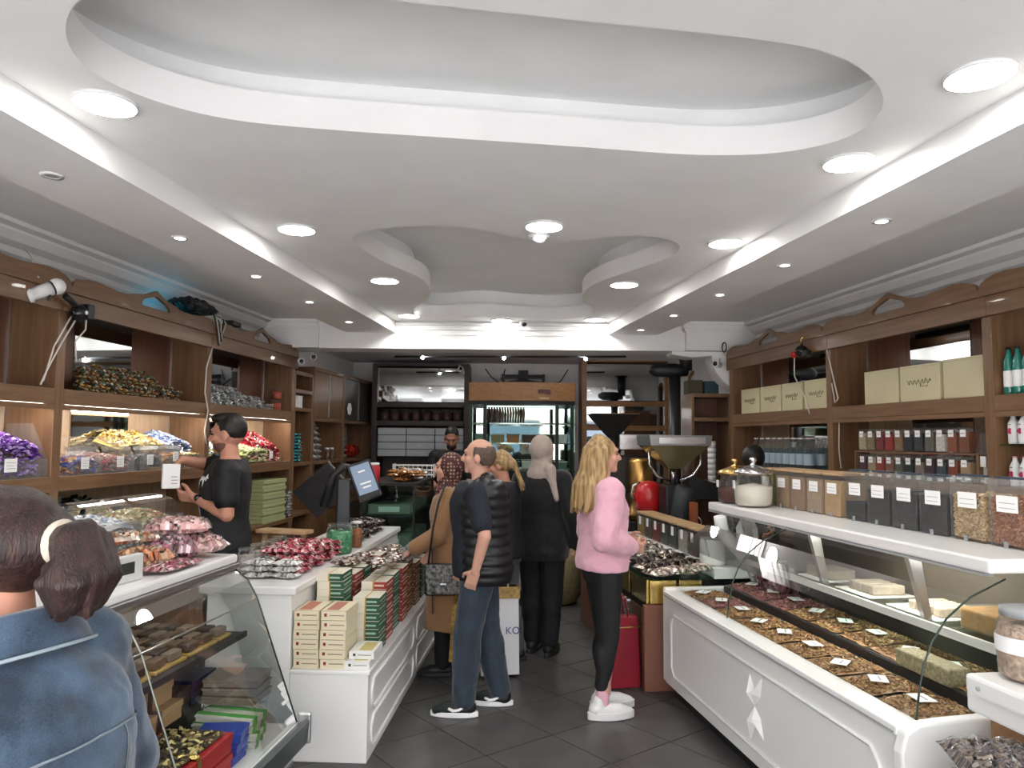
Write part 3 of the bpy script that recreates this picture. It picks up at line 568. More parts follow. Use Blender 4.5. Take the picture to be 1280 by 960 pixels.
# ================================================================ right glass case
c = thing('display_case', 'long white counter with curved glass and a star on its front', 'display case', CF(0, 0), RA)
L = -2.39
ob('front_panel', MB().box(0, L + .05, .09, .04, 0, .64), 'lacquer', c, bevel=.004); ob('plinth', MB().box(.06, L + .08, 0, .9, -.03, .09), 'black', c)
ob('far_panel', MB().box(.0, .0, .09, .95, .05, .69), 'lacquer', c, bevel=.012); ob('near_panel', MB().prism([(-.02, .03), (-.03, .60), (-.01, .665), (.04, .692), (.12, .70), (.95, .735), (.95, .03)], 'y', L, L + .05), 'lacquer', c, bevel=.008)
ob('top_rail', MB().box(-.015, L + .05, .64, .10, 0, .675), 'lacquer', c, bevel=.006); ob('rail_groove', MB().box(-.018, L + .06, .648, -.0155, -.01, .655), 'grey_plastic', c)
mb = MB(); y0, y1, z0, z1 = L + .16, -.12, .17, .55
fp = [(y0 + .05, z0), (y1 - .05, z0), (y1, z0 + .05), (y1, z1 - .05), (y1 - .05, z1), (y0 + .05, z1), (y0, z1 - .05), (y0, z0 + .05)]
mb.tube([(-.004, p[0], p[1]) for p in fp + fp[:2]], .009, 6); ob('panel_moulding', mb, 'lacquer', c)
# three-lobed star ornament in the middle
mb = MB(); cy, cz = (y0 + y1) / 2 - .08, .37
tips = [((90 + 60) / 57.3, .02), (0, 0)]
def shard(a, ln, wd):
    d = Vector((math.cos(R(a)), math.sin(R(a)))); n = Vector((-d.y, d.x)); P = [Vector((cy, cz)), Vector((cy, cz)) + d * ln * .45 + n * wd, Vector((cy, cz)) + d * ln, Vector((cy, cz)) + d * ln * .45 - n * wd]; q = Vector((cy, cz)) + d * ln * .4
    mb.add([(-.001, p.x, p.y) for p in P] + [(-.035, q.x, q.y)], [(0, 1, 4), (1, 2, 4), (2, 3, 4), (3, 0, 4), (0, 3, 2, 1)])
for a, ln in ((72, .15), (118, .19), (236, .16), (284, .19)): shard(a, ln, .028)
ob('star_ornament', mb, 'lacquer', c)
ob('deck', MB().box(.041, L + .051, .60, .94, -.001, .63), 'steel', c); ob('back_panel', MB().box(.92, L + .05, .09, .95, 0, 1.165), mid('case_back', '4e473f', .45, var=.15, scale=3), c)
# curved glass
gp = [(.07, .68), (.085, .78), (.105, .87), (.14, .95), (.20, 1.03), (.29, 1.10), (.44, 1.165)]
def sheet(pts, ya, yb, th=.005):
    up = [(p[0] + th, p[1] + th * .5) for p in pts][::-1]; mb = MB(); n = len(pts)
    for i in range(n - 1): mb.add([(pts[i][0], ya, pts[i][1]), (pts[i + 1][0], ya, pts[i + 1][1]), (pts[i + 1][0], yb, pts[i + 1][1]), (pts[i][0], yb, pts[i][1])], [(0, 1, 2, 3)], None, True)
    return mb
for a, b in ((L + .06, -.80), (-.795, -.01)):
    ob('curved_glass', sheet(gp, a, b), 'glass', c); ob('glass_edge', MB().tube([(p[0], a, p[1]) for p in gp], .004, 6), mid('glass_edge', '2a3a34', .1), c)
for y in (L + .06, .02):
    ob('end_glass', MB().add([(p[0], y, p[1]) for p in gp + [(.9, 1.165), (.9, .68)]], [tuple(range(len(gp) + 2))]), 'glass', c)
ob('far_bracket', MB().tube([(.40, .03, 1.15), (.42, .04, 1.05), (.52, .04, .93), (.60, .04, .84), (.66, .04, .70)], [.045, .05, .04, .035, .03], 8), 'white_plastic', c)
# inner shelf on brackets
sh = ob('inner_shelf', MB().box(.54, L + .08, .865, .90, -.05, .875), 'green_glass', c); ob('shelf_rail', MB().box(.52, L + .08, .853, .54, -.05, .887), 'lacquer_dim', sh)
for y in (-1.75, -.95, -.12):
    ob('bracket', MB().prism([(.48, 1.16), (.54, 1.16), (.59, .876), (.555, .876)], 'y', y, y + .03), 'steel', c)
ob('slab', MB().box(.43, L + .12, 1.17, 1.04, .30, 1.225), 'lacquer', c, bevel=.01); ob('slab_trim', MB().box(.425, L + .14, 1.16, .46, .28, 1.1695), 'grey_plastic', c)
ob('light_tube', MB().box(.60, L + .5, 1.150, .63, L + 1.25, 1.160), 'led_strip', c)
# trays of brown sweets with cards
brown = pal('8a6844', 'a08054', '6a4a30', 'b09468', '8e6446', '745034', 'aa8458'); rosy = pal('8a5a56', '7a4a48', '9a6a60', 'a88078', '6a443e')
names = ('walnut', 'pistachio', 'hazelnut', 'rose', 'caramel', 'honey', 'sesame', 'cocoa', 'date')
for row in range(2):
    for i in range(9):
        y = -.145 - i * .252; x = .235 + row * .335; p_ = rosy if (row == 1 and i < 3) or i == 1 else brown
        t = thing('sweet_tray', 'steel tray %s of the %s row of sweets' % (('at the far end', 'second from the far end', 'third from the far end', 'fourth from the far end', 'in the middle', 'fourth from the white end panel', 'third from the white end panel', 'second from the white end panel', 'beside the white end panel')[i], ('front', 'rear')[row]), 'tray', CF(x, y, .6305 + row * .045), RA, 'steel trays in the glass case')
        mb = MB().box(-.16, -.118, 0, .16, .118, .004)
        ob('base', mb, 'steel', t); rim = MB(); rim.box(-.16, -.12, .004, -.155, .12, .03); rim.box(.155, -.12, .004, .16, .12, .03); rim.box(-.155, -.12, .004, .155, -.116, .03); rim.box(-.155, .116, .004, .155, .12, .03); ob('rim', rim, 'steel', t)
        heap('nut_sweets', '%s sweets in the tray %s of the %s row' % (('chopped brown nut', 'rosy brown')[p_ is rosy], ('at the far end', 'second from the far end', 'third from the far end', 'fourth from the far end', 'in the middle', 'fourth from the white panel', 'third from the white panel', 'second from the white panel', 'beside the white panel')[i], ('front', 'rear')[row]), 'sweets', CF(x, y, .635 + row * .045), RA, (.30, .225), lambda u, v: .042 - .012 * abs(u) * 2 + random.uniform(0, .008), 420, .0105, p_, 'candy_matte', edge=False)
        cz = .705 + row * .045; o = thing('price_card', 'white price card lying on the %s tray %s' % (('front', 'rear')[row], ('at the far end', 'second from the far end', 'third from the far end', 'fourth from the far end', 'in the middle', 'fourth from the white panel', 'third from the white panel', 'second from the white panel', 'beside the white panel')[i]), 'price card', CF(x - .04 + .02 * (i % 3), y + .02 * ((i * 7) % 3 - 1), cz - .012), RA + R(45 + 20 * (i % 3)), 'cards on the sweet trays')
        ob('sheet', MB().box(-.045, -.034, 0, .045, .034, .002), 'paper', o); ob('print_line', MB().box(-.03, -.008, .0022, .03, -.001, .0028), 'print_ink', o)
c = [o for o in bpy.data.objects if o.name.startswith('display_case')][0]; ob('divider_rail', MB().box(.398, L + .06, .631, .404, -.02, .70), 'dark_metal', c)
# things on the inner shelf
for i, (y, w, h, cn, nm) in enumerate(((-.75, .26, .03, 'paper', 'white'), (-1.15, .30, .025, 'lacquer_dim', 'greyish'), (-1.6, .34, .02, 'paper', 'flat white'))):
    t = thing('paper_tray', '%s paper tray of pale nougat on the inner glass shelf' % nm, 'tray', CF(.72, y, .8755), RA); ob('sheet', MB().box(-.13, -w / 2, 0, .13, w / 2, .008), cn, t, bevel=.003)
    for q in range(4): ob('nougat', MB().box(-.09, -w / 2 + .03 + q * .055, .009, .09, -w / 2 + .07 + q * .055, .03 + h), mid('nougat', 'b8ac98', .7, var=.2, scale=40), t, bevel=.006)
t = thing('nougat_block', 'ochre block of nougat on the inner shelf of the glass case', 'block', CF(.74, -1.98, .8755), RA); ob('block', MB().box(-.10, -.13, 0, .10, .13, .085), mid('ochre', '9a7436', .6, var=.25, scale=30), t, bevel=.01); ob('wrap', MB().box(-.103, -.134, 0, .103, .134, .09), 'plastic_wrap', t)
t = thing('speckled_block', 'pale speckled nougat block beside the rear trays', 'block', CF(.44, -1.93, .705), RA); ob('block', MB().box(-.05, -.16, 0, .05, .16, .07), mid('speckle', '8e8468', .7, var=.4, scale=70), t, bevel=.008)
tag(link('rose_bag', pillow_mesh(.26, .36, .16, pal('7a5058', '6a4048', '8a6068', '5a3840'), (12, 9), .25, .8, 12), 'candy', None, CF(.66, -.32, .70), RA), 'dusky pink wrapped bag standing in the far end of the case', 'bag')
# jars on the white slab
def big_jar(label, loc, r, h, cm, lidm, cl=.6):
    t = thing('glass_jar', label, 'jar', loc, 0)
    ob('jar_body', MB().lathe([(r * .8, 0), (r * .95, .02), (r, h * .35), (r, h * .6), (r * .82, h * .86), (r * .80, h)], 28), 'jar_glass', t)
    ob('contents', MB().lathe([(.001, .008), (r * .76, .008), (r * .91, .024), (r * .96, h * .35), (r * .96, h * cl), (.001, h * (cl + .1))], 28), cm, t)
    ob('lid', MB().lathe([(.001, h + .002), (r * 1.0, h + .002), (r * 1.02, h + .01), (r * .85, h + .03), (r * .4, h + .05), (r * .14, h + .06), (r * .12, h + .075), (r * .2, h + .09), (r * .16, h + .105), (.001, h + .108)], 28), lidm, t)
    ob('price_tag', MB().box(-r - .006, -.03, h * .55, -r - .003, .02, h * .8), 'paper', t); return t
big_jar('round glass jar of brown powder with domed gold lid', CF(.575, .17, 1.2255), .118, .20, mid('cocoa', '5a3426', .85, var=.15, scale=40), 'brass', .5)
big_jar('round glass jar of white powder with domed silver lid', CF(.575, -.105, 1.2255), .125, .215, mid('flour', 'd8d2c4', .9), 'chrome', .62)
def bin_clear(label, y, w, h, cm, fill, lid, hang=True):
    t = thing('clear_bin', label, 'container', CF(.86, y, 1.2255), RA, 'clear containers on the white slab'); d = .24
    ob('bin_body', MB().box(-d / 2, -w / 2, 0, d / 2, w / 2, h), 'acrylic', t, bevel=.006); ob('contents', MB().box(-d / 2 + .006, -w / 2 + .006, .005, d / 2 - .006, w / 2 - .006, h * fill), cm, t)
    if lid == 'paper': ob('lid', MB().box(-d / 2 - .006, -w / 2 - .003, h + .001, d / 2, w / 2 + .003, h + .014), 'pale_wood', t, bevel=.003)
    else: ob('lid', MB().box(-d / 2 - .004, -w / 2, h + .001, d / 2, w / 2, h + .02), 'acrylic', t); ob('hinge', MB().box(-d / 2 + .02, -w / 2 + .02, h + .021, -d / 2 + .05, w / 2 - .02, h + .03), mid('navy_plastic', '3a4452', .4), t)
    lb = ob('price_label', MB().box(-d / 2 - .006, -w * .32, h * .56, -d / 2 - .003, w * .22, h * .82), 'paper', t)
    for q in range(2): ob('print_line', MB().box(-d / 2 - .0066, -w * .26, h * (.62 + .08 * q), -d / 2 - .006, w * .16, h * (.628 + .08 * q)), 'print_ink', lb)
    ob('scoop_peg', MB().box(-d / 2 - .012, -w * .05, -.0, -d / 2 - .004, w * .03, h * .10), 'grey_plastic', t); return t
mid('olive_grain', '7a7a3a', .8, var=.4, scale=80); mid('grain1', 'a88a68', .8, var=.2, scale=90); mid('grain2', '9a7a62', .8, var=.2, scale=90); mid('grain3', 'a89078', .8, var=.2, scale=90); mid('grain4', 'b8966a', .8, var=.2, scale=90)
mid('black_tea', '17181a', .8, var=.6, scale=120, bump=.5, bscale=150); mid('black_seed', '121316', .7, var=.6, scale=140, bump=.5, bscale=150); mid('prune', '1d1a20', .5, var=.5, scale=60, bump=.5, bscale=80)
for i, (y, cm, nm) in enumerate(((.05, 'olive_grain', 'olive green grains'), (-.165, 'grain1', 'beige coffee powder'), (-.355, 'grain2', 'rosy brown powder'), (-.55, 'grain3', 'pale brown powder'), (-.745, 'grain4', 'golden brown powder'))):
    bin_clear('clear square bin of %s with pale wooden lid' % nm, y, .17, .235, cm, .88, 'paper')
for i, (y, cm, nm, f) in enumerate(((-.965, 'black_tea', 'a low layer of black tea', .4), (-1.165, 'black_seed', 'black seeds filled to the shoulder', .72), (-1.37, 'prune', 'dark prunes filled to the shoulder', .7), (-1.575, 'black_tea', 'black tea leaves filled to the shoulder', .72))):
    bin_clear('clear lidded bin with %s' % nm, y, .185, .25, cm, f, 'clear')
def nutbin(label, y, palette, nl):
    t = bin_clear(label, y, .20, .26, mid('nutfill' + nl[:4].strip(), 'b89468' if 'cash' in nl else '905c3c', .8), .02, 'clear'); return heap('nuts', nl, 'nuts', CF(.86, y, 1.2325), RA, (.226, .186), lambda u, v: .20, 1500, .014, palette, 'candy_matte', walls=True)
nutbin('clear lidded bin of pale cashew nuts', -1.79, pal('c8a878', 'd8bc90', 'b08e60', 'e0caa0'), 'pale cashew nuts filling a clear bin')
nutbin('clear lidded bin of roasted brown almonds', -2.01, pal('a06a44', 'b87e58', '8a5434', 'c89070'), 'roasted brown almonds filling a clear bin')
# ================================================================ near cart at the frame edge
c = thing('side_cart', 'wooden cart with white top shelf beside the glass case', 'cart', CF(.13, -2.60), RA)
ob('body', MB().box(.10, -.7, 0, .62, .12, .76), 'wood_orange', c, bevel=.004); ob('top_slab', MB().box(.03, -.72, .765, .66, .14, .835), 'lacquer', c, bevel=.012); ob('upper_step', MB().box(-.005, -.72, .836, .66, .10, .90), 'lacquer', c, bevel=.012); ob('screw_cap', MB().ball((-.006, .04, .865), .008), 'grey_plastic', c)
ob('low_ledge', MB().box(-.25, -.7, .50, .099, .10, .54), 'lacquer', c, bevel=.006); ob('ledge_leg', MB().box(-.22, -.1, 0, -.18, -.04, .50), 'lacquer', c); ob('ledge_leg', MB().box(-.22, -.6, 0, -.18, -.54, .50), 'lacquer', c)
jp = pal('b09a88', 'c8b4a0', '988270', 'd0c0b0')
t = thing('clear_jar', 'clear jar of pale chickpeas standing on the cart step', 'jar', CF(.275, -2.60, .9005), RA); ob('jar_body', MB().lathe([(.07, 0), (.085, .015), (.09, .1), (.085, .18), (.07, .2)], 20), 'jar_glass', t); ob('lid', MB().lathe([(.001, .2), (.078, .2), (.078, .225), (.001, .225)], 20), 'grey_plastic', t); ob('price_label', MB().lathe([(.0925, .09), (.0925, .14)], 20, cap=False), 'paper', t); ob('contents', MB().lathe([(.001, .004), (.066, .004), (.082, .02), (.086, .1), (.081, .17), (.001, .18)], 20), mid('chickpea', 'b8a08c', .7, var=.45, scale=70, bump=.6, bscale=70), t)
kb = pal('6a5a50', '8a7a6c', '4a4040', 'a09488', '5a5054', '3a3438', '766658')
for i, (x, y, z, a, sd) in enumerate(((.075, -2.70, .5405, 1.4, 41), (.075, -3.0, .5405, 1.7, 42), (.055, -2.72, .645, 1.2, 43), (.075, -3.02, .645, 1.75, 44))):
    t = thing('nut_bag', ('grey brown plastic bag of nuts at the bottom of the heap, pointed end outwards', 'grey brown plastic bag of nuts at the heap bottom beside the cart wood', 'grey brown plastic bag of nuts lying on top of the others', 'grey brown plastic bag of nuts leaning against the cart wood')[i], 'bag', CF(x, y, z), RA + a, 'plastic bags of nuts')
    me = pillow_mesh(.30, .24, .095, kb, (22, 15), .22, .7, sd); link('bag_fill', me, 'candy_matte', t); w = link('plastic_film', pillow_mesh(.315, .25, .101, [(.5, .5, .5)], (22, 15), .3, .7, sd + 5), 'plastic_wrap', t)
# ================================================================ left white stepped counter
KD = Vector((.05, .99875)); KA = -R(2.87)
def KF(x, y, z=0): p = Vector((-.725, 3.92)) + KD * y + Vector((KD.y, -KD.x)) * x; return (p.x, p.y, z)
c = thing('white_counter', 'white stepped counter with ribbed front carrying boxes of sweets', 'counter', KF(0, 0), KA); KL = 2.72
ob('low_base', MB().box(-.41, 0, .0, 0, KL, .44), 'lacquer', c, bevel=.004); ob('low_top', MB().box(-.41, -.01, .441, .012, KL, .46), 'lacquer', c, bevel=.004)
ob('high_base', MB().box(-.86, 0, 0, -.411, KL, .835), 'lacquer', c, bevel=.004); ob('ledge', MB().box(-.90, -.02, .836, -.385, KL, .88), 'lacquer', c, bevel=.008)
for z0, z1 in ((.05, .20), (.24, .39)):
    for y0, y1 in ((.08, 1.28), (1.40, 2.64)):
        q = [(y0 + .04, z0), (y1 - .04, z0), (y1, z0 + .04), (y1, z1 - .04), (y1 - .04, z1), (y0 + .04, z1), (y0, z1 - .04), (y0, z0 + .04)]
        ob('panel_moulding', MB().tube([(.002, p[0], p[1]) for p in q + q[:2]], .010, 6), 'lacquer', c)
# boxes of sweets
def sweet_box(w, d, h, main, end, stripe, seed):
    # front (towards -y) shows the label, side (+x) the coloured face
    mb = MB(); g = [(-w / 2, w / 2)]
    mb.box(-w / 2, -d / 2, 0, w / 2, d / 2, h, end)
    mb.box(-w / 2 + w * .45, -d / 2 - .0006, .001, w / 2 + .0006, d / 2, h - .001, main)
    mb.box(w / 2 + .0004, -d / 2 + .012, h * .35, w / 2 + .001, d / 2 - .03, h * .62, stripe); mb.box(w * .02, -d / 2 - .0014, h * .35, w * .4, -d / 2 - .0008, h * .6, stripe)
    mb.box(-w * .05, -d / 2 - .0010, .0, -w * .0, -d / 2 - .0004, h, rgb('b8923c')); mb.box(-w * .05, -d / 2, h, 0, d / 2, h + .0006, rgb('b8923c'))
    return mb.mesh('sweet_box')
cream = MB(); cream.box(-.066, -.12, 0, .066, .12, .048, rgb('d8cdb0')); cream.box(-.05, -.1206, .018, -.036, -.1201, .034, rgb('7a1f1c')); cream.box(-.022, -.1206, .022, .055, -.1201, .027, rgb('8a8070')); cream.box(-.045, -.10, .0481, .02, .10, .0486, rgb('b0705c')); cream.box(-.064, -.1203, .0465, .064, -.1201, .048, rgb('8a7a60')); cream = cream.mesh('cream_box')
whiteb = MB(); whiteb.box(-.066, -.1, 0, .066, .1, .040, rgb('dcdcd8')); whiteb.box(-.045, -.1006, .014, -.032, -.1001, .028, rgb('3a3a3a')); whiteb.box(-.02, -.1006, .018, .05, -.1001, .022, rgb('8a8a86')); whiteb.box(-.02, -.08, .0401, .05, .08, .0405, rgb('b8ae70')); whiteb = whiteb.mesh('white_box')
greenb = sweet_box(.15, .2, .042, rgb('1f4a34'), rgb('d8d2c0'), rgb('8fae98'), 1); redb = sweet_box(.15, .2, .042, rgb('8c2a26'), rgb('d8d0c0'), rgb('d8b8a8'), 2); brownb = sweet_box(.15, .2, .042, rgb('5a3a2a'), rgb('c8c0b0'), rgb('d0a860'), 3)
for me in (cream, whiteb, greenb, redb, brownb): me.materials.append(M['candy_matte'])
def stack(me, name, label, group, x, y, n, h, z=.4605, rot=0):
    for i in range(n):
        o = link(name, me, None, None, KF(x + random.uniform(-.003, .003), y + random.uniform(-.003, .003), z + i * h), KA + rot + random.uniform(-.015, .015)); tag(o, label if n == 1 else label + ', ' + ('bottom one', 'second up', 'third up', 'fourth up', 'fifth up', 'sixth up', 'seventh up', 'eighth up', 'ninth up', 'tenth up')[i], 'box', group)
stack(cream, 'cream_box', 'cream sweet box in the front stack against the counter step', 'cream boxes, inner stack', -.335, .14, 6, .0492)
stack(cream, 'cream_box', 'cream sweet box in the front stack beside the white boxes', 'cream boxes, outer stack', -.195, .14, 6, .0492)
stack(whiteb, 'white_box', 'white sweet box, lower of two on the low step corner', 'white boxes on the corner', -.065, .12, 1, .041); stack(whiteb, 'white_box', 'white sweet box, upper of two on the low step corner', 'white boxes on the corner', -.055, .16, 1, .041, .5017)
K = [(greenb, 'green'), (redb, 'red'), (brownb, 'brown')]
for (x, y, n, k, nm) in ((-.305, .42, 10, 0, 'tall against the step behind the cream boxes'), (-.10, .42, 7, 0, 'on the open edge behind the white boxes'), (-.30, .66, 9, 1, 'second row against the step'), (-.11, .66, 8, 1, 'second row on the open edge'), (-.305, .90, 9, 0, 'third row against the step'), (-.12, .90, 8, 0, 'third row on the open edge'), (-.30, 1.14, 8, 2, 'fourth row against the step'), (-.11, 1.14, 8, 1, 'fourth row on the open edge'), (-.305, 1.38, 9, 1, 'fifth row against the step'), (-.12, 1.38, 8, 2, 'fifth row on the open edge'), (-.30, 1.62, 7, 0, 'sixth row against the step'), (-.11, 1.62, 7, 2, 'sixth row on the open edge'), (-.30, 1.88, 7, 2, 'seventh row against the step'), (-.11, 1.88, 6, 0, 'seventh row on the open edge'), (-.30, 2.14, 6, 0, 'last row against the step'), (-.12, 2.14, 6, 1, 'last row on the open edge')):
    stack(K[k][0], K[k][1] + '_box', '%s sweet box, %s' % (K[k][1], nm), '%s boxes %s' % (K[k][1], nm), x, y, n, .0432)
wp = pillow_mesh(.13, .09, .03, pal('d8d4cc', 'b8b0a8', '8a5a48', 'e8e4e0', '6a4a3a', 'a8a098'), (8, 6), .35, .8, 31); wp.materials.append(M['foil_mix'])
for i in range(34):
    r_ = i % 17; x = -.33 + .21 * (i // 17) + random.uniform(-.02, .02); y = .62 + r_ * .10
    top = .4605 + .0432 * {0: 9, 1: 8, 2: 8, 3: 7, 4: 7, 5: 6, 6: 6}.get(int((y - .54) / .24), 6) + .045
    tag(link('sweet_pack', wp, None, None, KF(x, y, top), KA + random.uniform(-1, 1)), 'shiny white and brown sweet pack lying on the box stacks', 'pack', 'shiny packs on the box stacks')
tag(ob('blue_tape', MB().lathe([(.03, 0), (.045, 0), (.045, .03), (.03, .03), (.03, 0)], 18, cap=False), mid('sky_blue', '6aa4c8', .4), None, KF(-.06, 1.5, .86)), 'light blue roll on the sweet packs before the tan coat', 'roll')
# ledge goods
rw = [pillow_mesh(.15, .10, .035, pal('b83848', 'd8707a', 'e8d0d0', '9a2838', 'e0a0a8'), (9, 6), .3, .8, 50 + i) for i in range(3)]; ww = pillow_mesh(.15, .1, .034, pal('e8e8e4', 'd0d0cc', 'f4f4f0', 'b0b0ac'), (9, 6), .3, .8, 55); gw = pillow_mesh(.15, .1, .034, pal('6a6e68', '8a8e88', '4a4e4a', 'a8aca0'), (9, 6), .3, .8, 56)
for me in rw + [ww, gw]: me.materials.append(M['candy'])
for row in range(4):
    for i in range(9):
        if row > 3.6 - abs(i - 4) * .25: continue
        for q in range(2):
            me, nm = (ww, 'white') if (i == 0) else (gw, 'grey') if i == 1 and q == 1 else (rw[(i + q + row) % 3], 'red and white')
            o = link('candy_bag', me, None, None, KF(-.52 - q * .16 + random.uniform(-.01, .01), .22 + i * .105, .8805 + row * .0335), KA + R(90) * (i % 2) + random.uniform(-.25, .25)); tag(o, '%s candy bag in the heap on the white counter ledge' % nm, 'candy bag', '%s candy bags on the ledge' % nm)
t = jar('glass_jar', 'clear glass jar of green wrapped sweets on the counter ledge', 'jar', KF(-.49, 1.15, .8805), .088, .18, mid('green_sweets', '3f8a5c', .35, var=.5, scale=45, bump=.5, bscale=50), 'jar_glass', .015)
heap('green_sweets', 'bright green wrapped sweets crammed in the glass jar', 'sweets', KF(-.49, 1.15, .90), 0, (.13, .13), lambda u, v: random.uniform(.0, .13), 160, .02, pal('3f8a5c', '5fb07c', '2c6a44', '9fd0b0'))
t = jar('spice_shaker', 'slim jar of orange brown spice beside the till monitor', 'jar', KF(-.44, 1.42, .8805), .036, .17, mid('orange_spice', '9a5a2a', .6, var=.5, scale=60), 'white_plastic', .015)
# till: monitor seen from behind with a tilted customer display
t = thing('till', 'black till with pole and tilted customer display on the counter', 'till', KF(-.56, 1.45, .8805), KA + R(15))
ob('foot', MB().box(-.09, -.07, 0, .09, .07, .02), 'black', t, bevel=.006); ob('pole', MB().box(-.04, -.03, .02, .06, .03, .48), 'dark_metal', t, bevel=.012); ob('arch', MB().tube([(-.13, .0, .28), (-.07, 0, .50), (.0, 0, .57), (.06, 0, .55)], .03, 8), 'black', t)
d = ob('display_housing', MB().box(-.085, -.02, -.14, .085, .02, .14), 'black', t, bevel=.006); d.location = (.15, -.05, .47); d.rotation_euler = (R(-20), R(-18), R(10))
ob('screen', MB().box(-.07, -.0225, -.10, .07, -.0205, .12), mid('screen_grey', '8090a4', .15, emit=rgb('8090a4'), es=.25), d); mk = MB()
for i, (a, w_) in enumerate(((.06, .05), (-.03, .08), (-.06, .06))): ob('screen_text', MB().box(-w_ / 2, -.0232, a, w_ / 2, -.0227, a + .012), 'paper', d)
m_ = ob('monitor', MB().box(-.17, -.02, -.13, .17, .02, .13), 'black', t, bevel=.006); m_.location = (-.14, .05, .40); m_.rotation_euler = (R(15), R(-40), R(-20))
tag(ob('paper_cup', MB().lathe([(.022, 0), (.034, .085), (.036, .085)], 16), 'paper', None, KF(-.50, 1.72, .8805)), 'small paper cup with a pattern behind the till', 'cup')
dkp = [pillow_mesh(.14, .1, .035, pal('3a3634', '7a706a', 'c8c0b8', '5a2a26', 'a8a29c', '241f1e'), (9, 6), .35, .8, 60 + i) for i in range(3)]
for me in dkp: me.materials.append(M['foil_mix'])
for row in range(4):
    for i in range(8):
        if row > 3.4 - i * .12: continue
        o = link('foil_pouch', dkp[(i + row) % 3], None, None, KF(-.53 - .1 * (i % 2), 1.72 + i * .105, .8805 + row * .0345), KA + random.uniform(-.6, .6)); tag(o, 'dark and silver foil pouch heaped on the far end of the ledge', 'foil pouch', 'foil pouches on the ledge')
for i in range(5): jar('clear_cup', 'clear lidded cup of pale sweets behind the red candy bags', 'cup', KF(-.80, .35 + i * .17, .8805), .05, .13, mid('pale_sweet', 'a8a09c', .5, var=.3, scale=50), 'acrylic', .012, group='clear cups on the ledge')
t = thing('wooden_tray', 'pale wooden board leaning on the ledge beside the assistant', 'board', KF(-.83, .93, 1.03), KA + R(-12)); ob('board', MB().box(-.16, -.02, 0, .20, .10, .025), 'pale_wood', t, bevel=.006); 
for x in (-.12, .16): ob('leg', MB().box(x - .012, .02, -.149, x + .012, .05, -.001), 'pale_wood', t)
# ================================================================ near left slanted glass case (local = left wall frame)
c = thing('glass_case', 'slanted glass case with white top and grey bumper full of gift boxes', 'display case', LF(0, 0), LA); Y0, Y1 = 1.75, 3.72
ob('top_slab', MB().box(.80, Y0, 1.06, 1.34, Y1 + .02, 1.10), 'lacquer', c, bevel=.012); ob('slab_trim', MB().box(1.30, Y0, 1.035, 1.35, Y1 + .02, 1.0595), 'steel', c, bevel=.004); ob('back_panel', MB().box(.80, Y0, .1, .83, Y1, 1.059), mid('cabinet_beige', '9a8a70', .6), c)
ob('deck', MB().box(.83, Y0, .30, 1.66, Y1, .335), 'lacquer', c); ob('base', MB().box(.80, Y0, .0, 1.50, Y1, .299), 'lacquer_dim', c)
ob('bumper', MB().prism([(1.66, .335), (1.70, .36), (1.715, .35), (1.705, .25), (1.66, .22)], 'y', Y0, Y1 + .01), mid('bumper_grey', '50565a', .35, metal=.5), c); ob('bumper_cap', MB().box(1.655, Y1 + .011, .245, 1.72, Y1 + .03, .385), 'steel', c, bevel=.01)
ob('kick_panel', MB().box(1.50, Y0, .05, 1.60, Y1 - .03, .215), mid('plum', '5a3a48', .5), c)
for z in (.17, .09): ob('bumper_rail', MB().tube([(1.62, Y0, z), (1.62, Y1, z)], .028, 10), 'steel', c)
gl = [(1.335, 1.03), (1.40, .985), (1.45, .90), (1.66, .345)]
ob('front_glass', sheet(gl, Y0, Y1 - .92), 'glass', c); ob('front_glass', sheet(gl, Y1 - .915, Y1), 'glass', c); ob('glass_seam', MB().tube([(p[0], Y1 - .918, p[1]) for p in gl], .003, 6), mid('seam_glass', '9aa29c', .2), c); ob('glass_seam', MB().tube([(gl[2][0], Y0, gl[2][1]), (gl[2][0], Y1, gl[2][1])], .004, 6), 'chrome', c)
ob('side_glass', MB().add([(p[0], Y1, p[1]) for p in gl + [(.84, .345), (.84, 1.03)]], [tuple(range(6))]), 'glass', c); ob('glass_edge', MB().tube([(p[0], Y1, p[1]) for p in gl], .004, 6), 'glass_edge', c)
sh = ob('shelf', MB().box(.84, Y0, .735, 1.40, Y1 - .02, .75), 'black', c); ob('shelf_edge', MB().box(1.401, Y0, .73, 1.415, Y1 - .02, .755), 'black', sh)
ob('light_tube', MB().box(1.24, Y0 + .2, 1.045, 1.27, Y1 - .2, 1.058), mid('tube_dim', 'ffffff', emit=(1, .97, .9), es=6), c)
# upper shelf: ribbons of layered sweets in slim boxes
for i in range(12):
    y = 3.58 - i * .125
    t = thing('sweet_strip', 'slim clear box of brown layered sweets lying across the case shelf', 'sweet box', LF(1.12, y, .7505), LA + random.uniform(-.04, .04), 'slim sweet boxes on the case shelf'); ob('box', MB().box(-.25, -.055, 0, .25, .055, .012), mid('gold_card', 'a88a50', .4), t, bevel=.002)
    for q in range(9): ob('sweet', MB().cbox((-.21 + q * .053, 0, .030), (.042, .085, .034)), mid(('choc1', 'choc2', 'choc3')[(q + i) % 3], ('5a4634', '3a2c24', '746458')[(q + i) % 3], .5), t, bevel=.006)
t = thing('white_note', 'white printed card lying on the slim sweet boxes', 'card', LF(1.26, 2.86, .80), LA); ob('sheet', MB().box(-.07, -.10, 0, .07, .10, .003), 'paper', t); ob('print_line', MB().box(-.02, -.07, .0032, -.005, .07, .0038), 'print_ink', t)
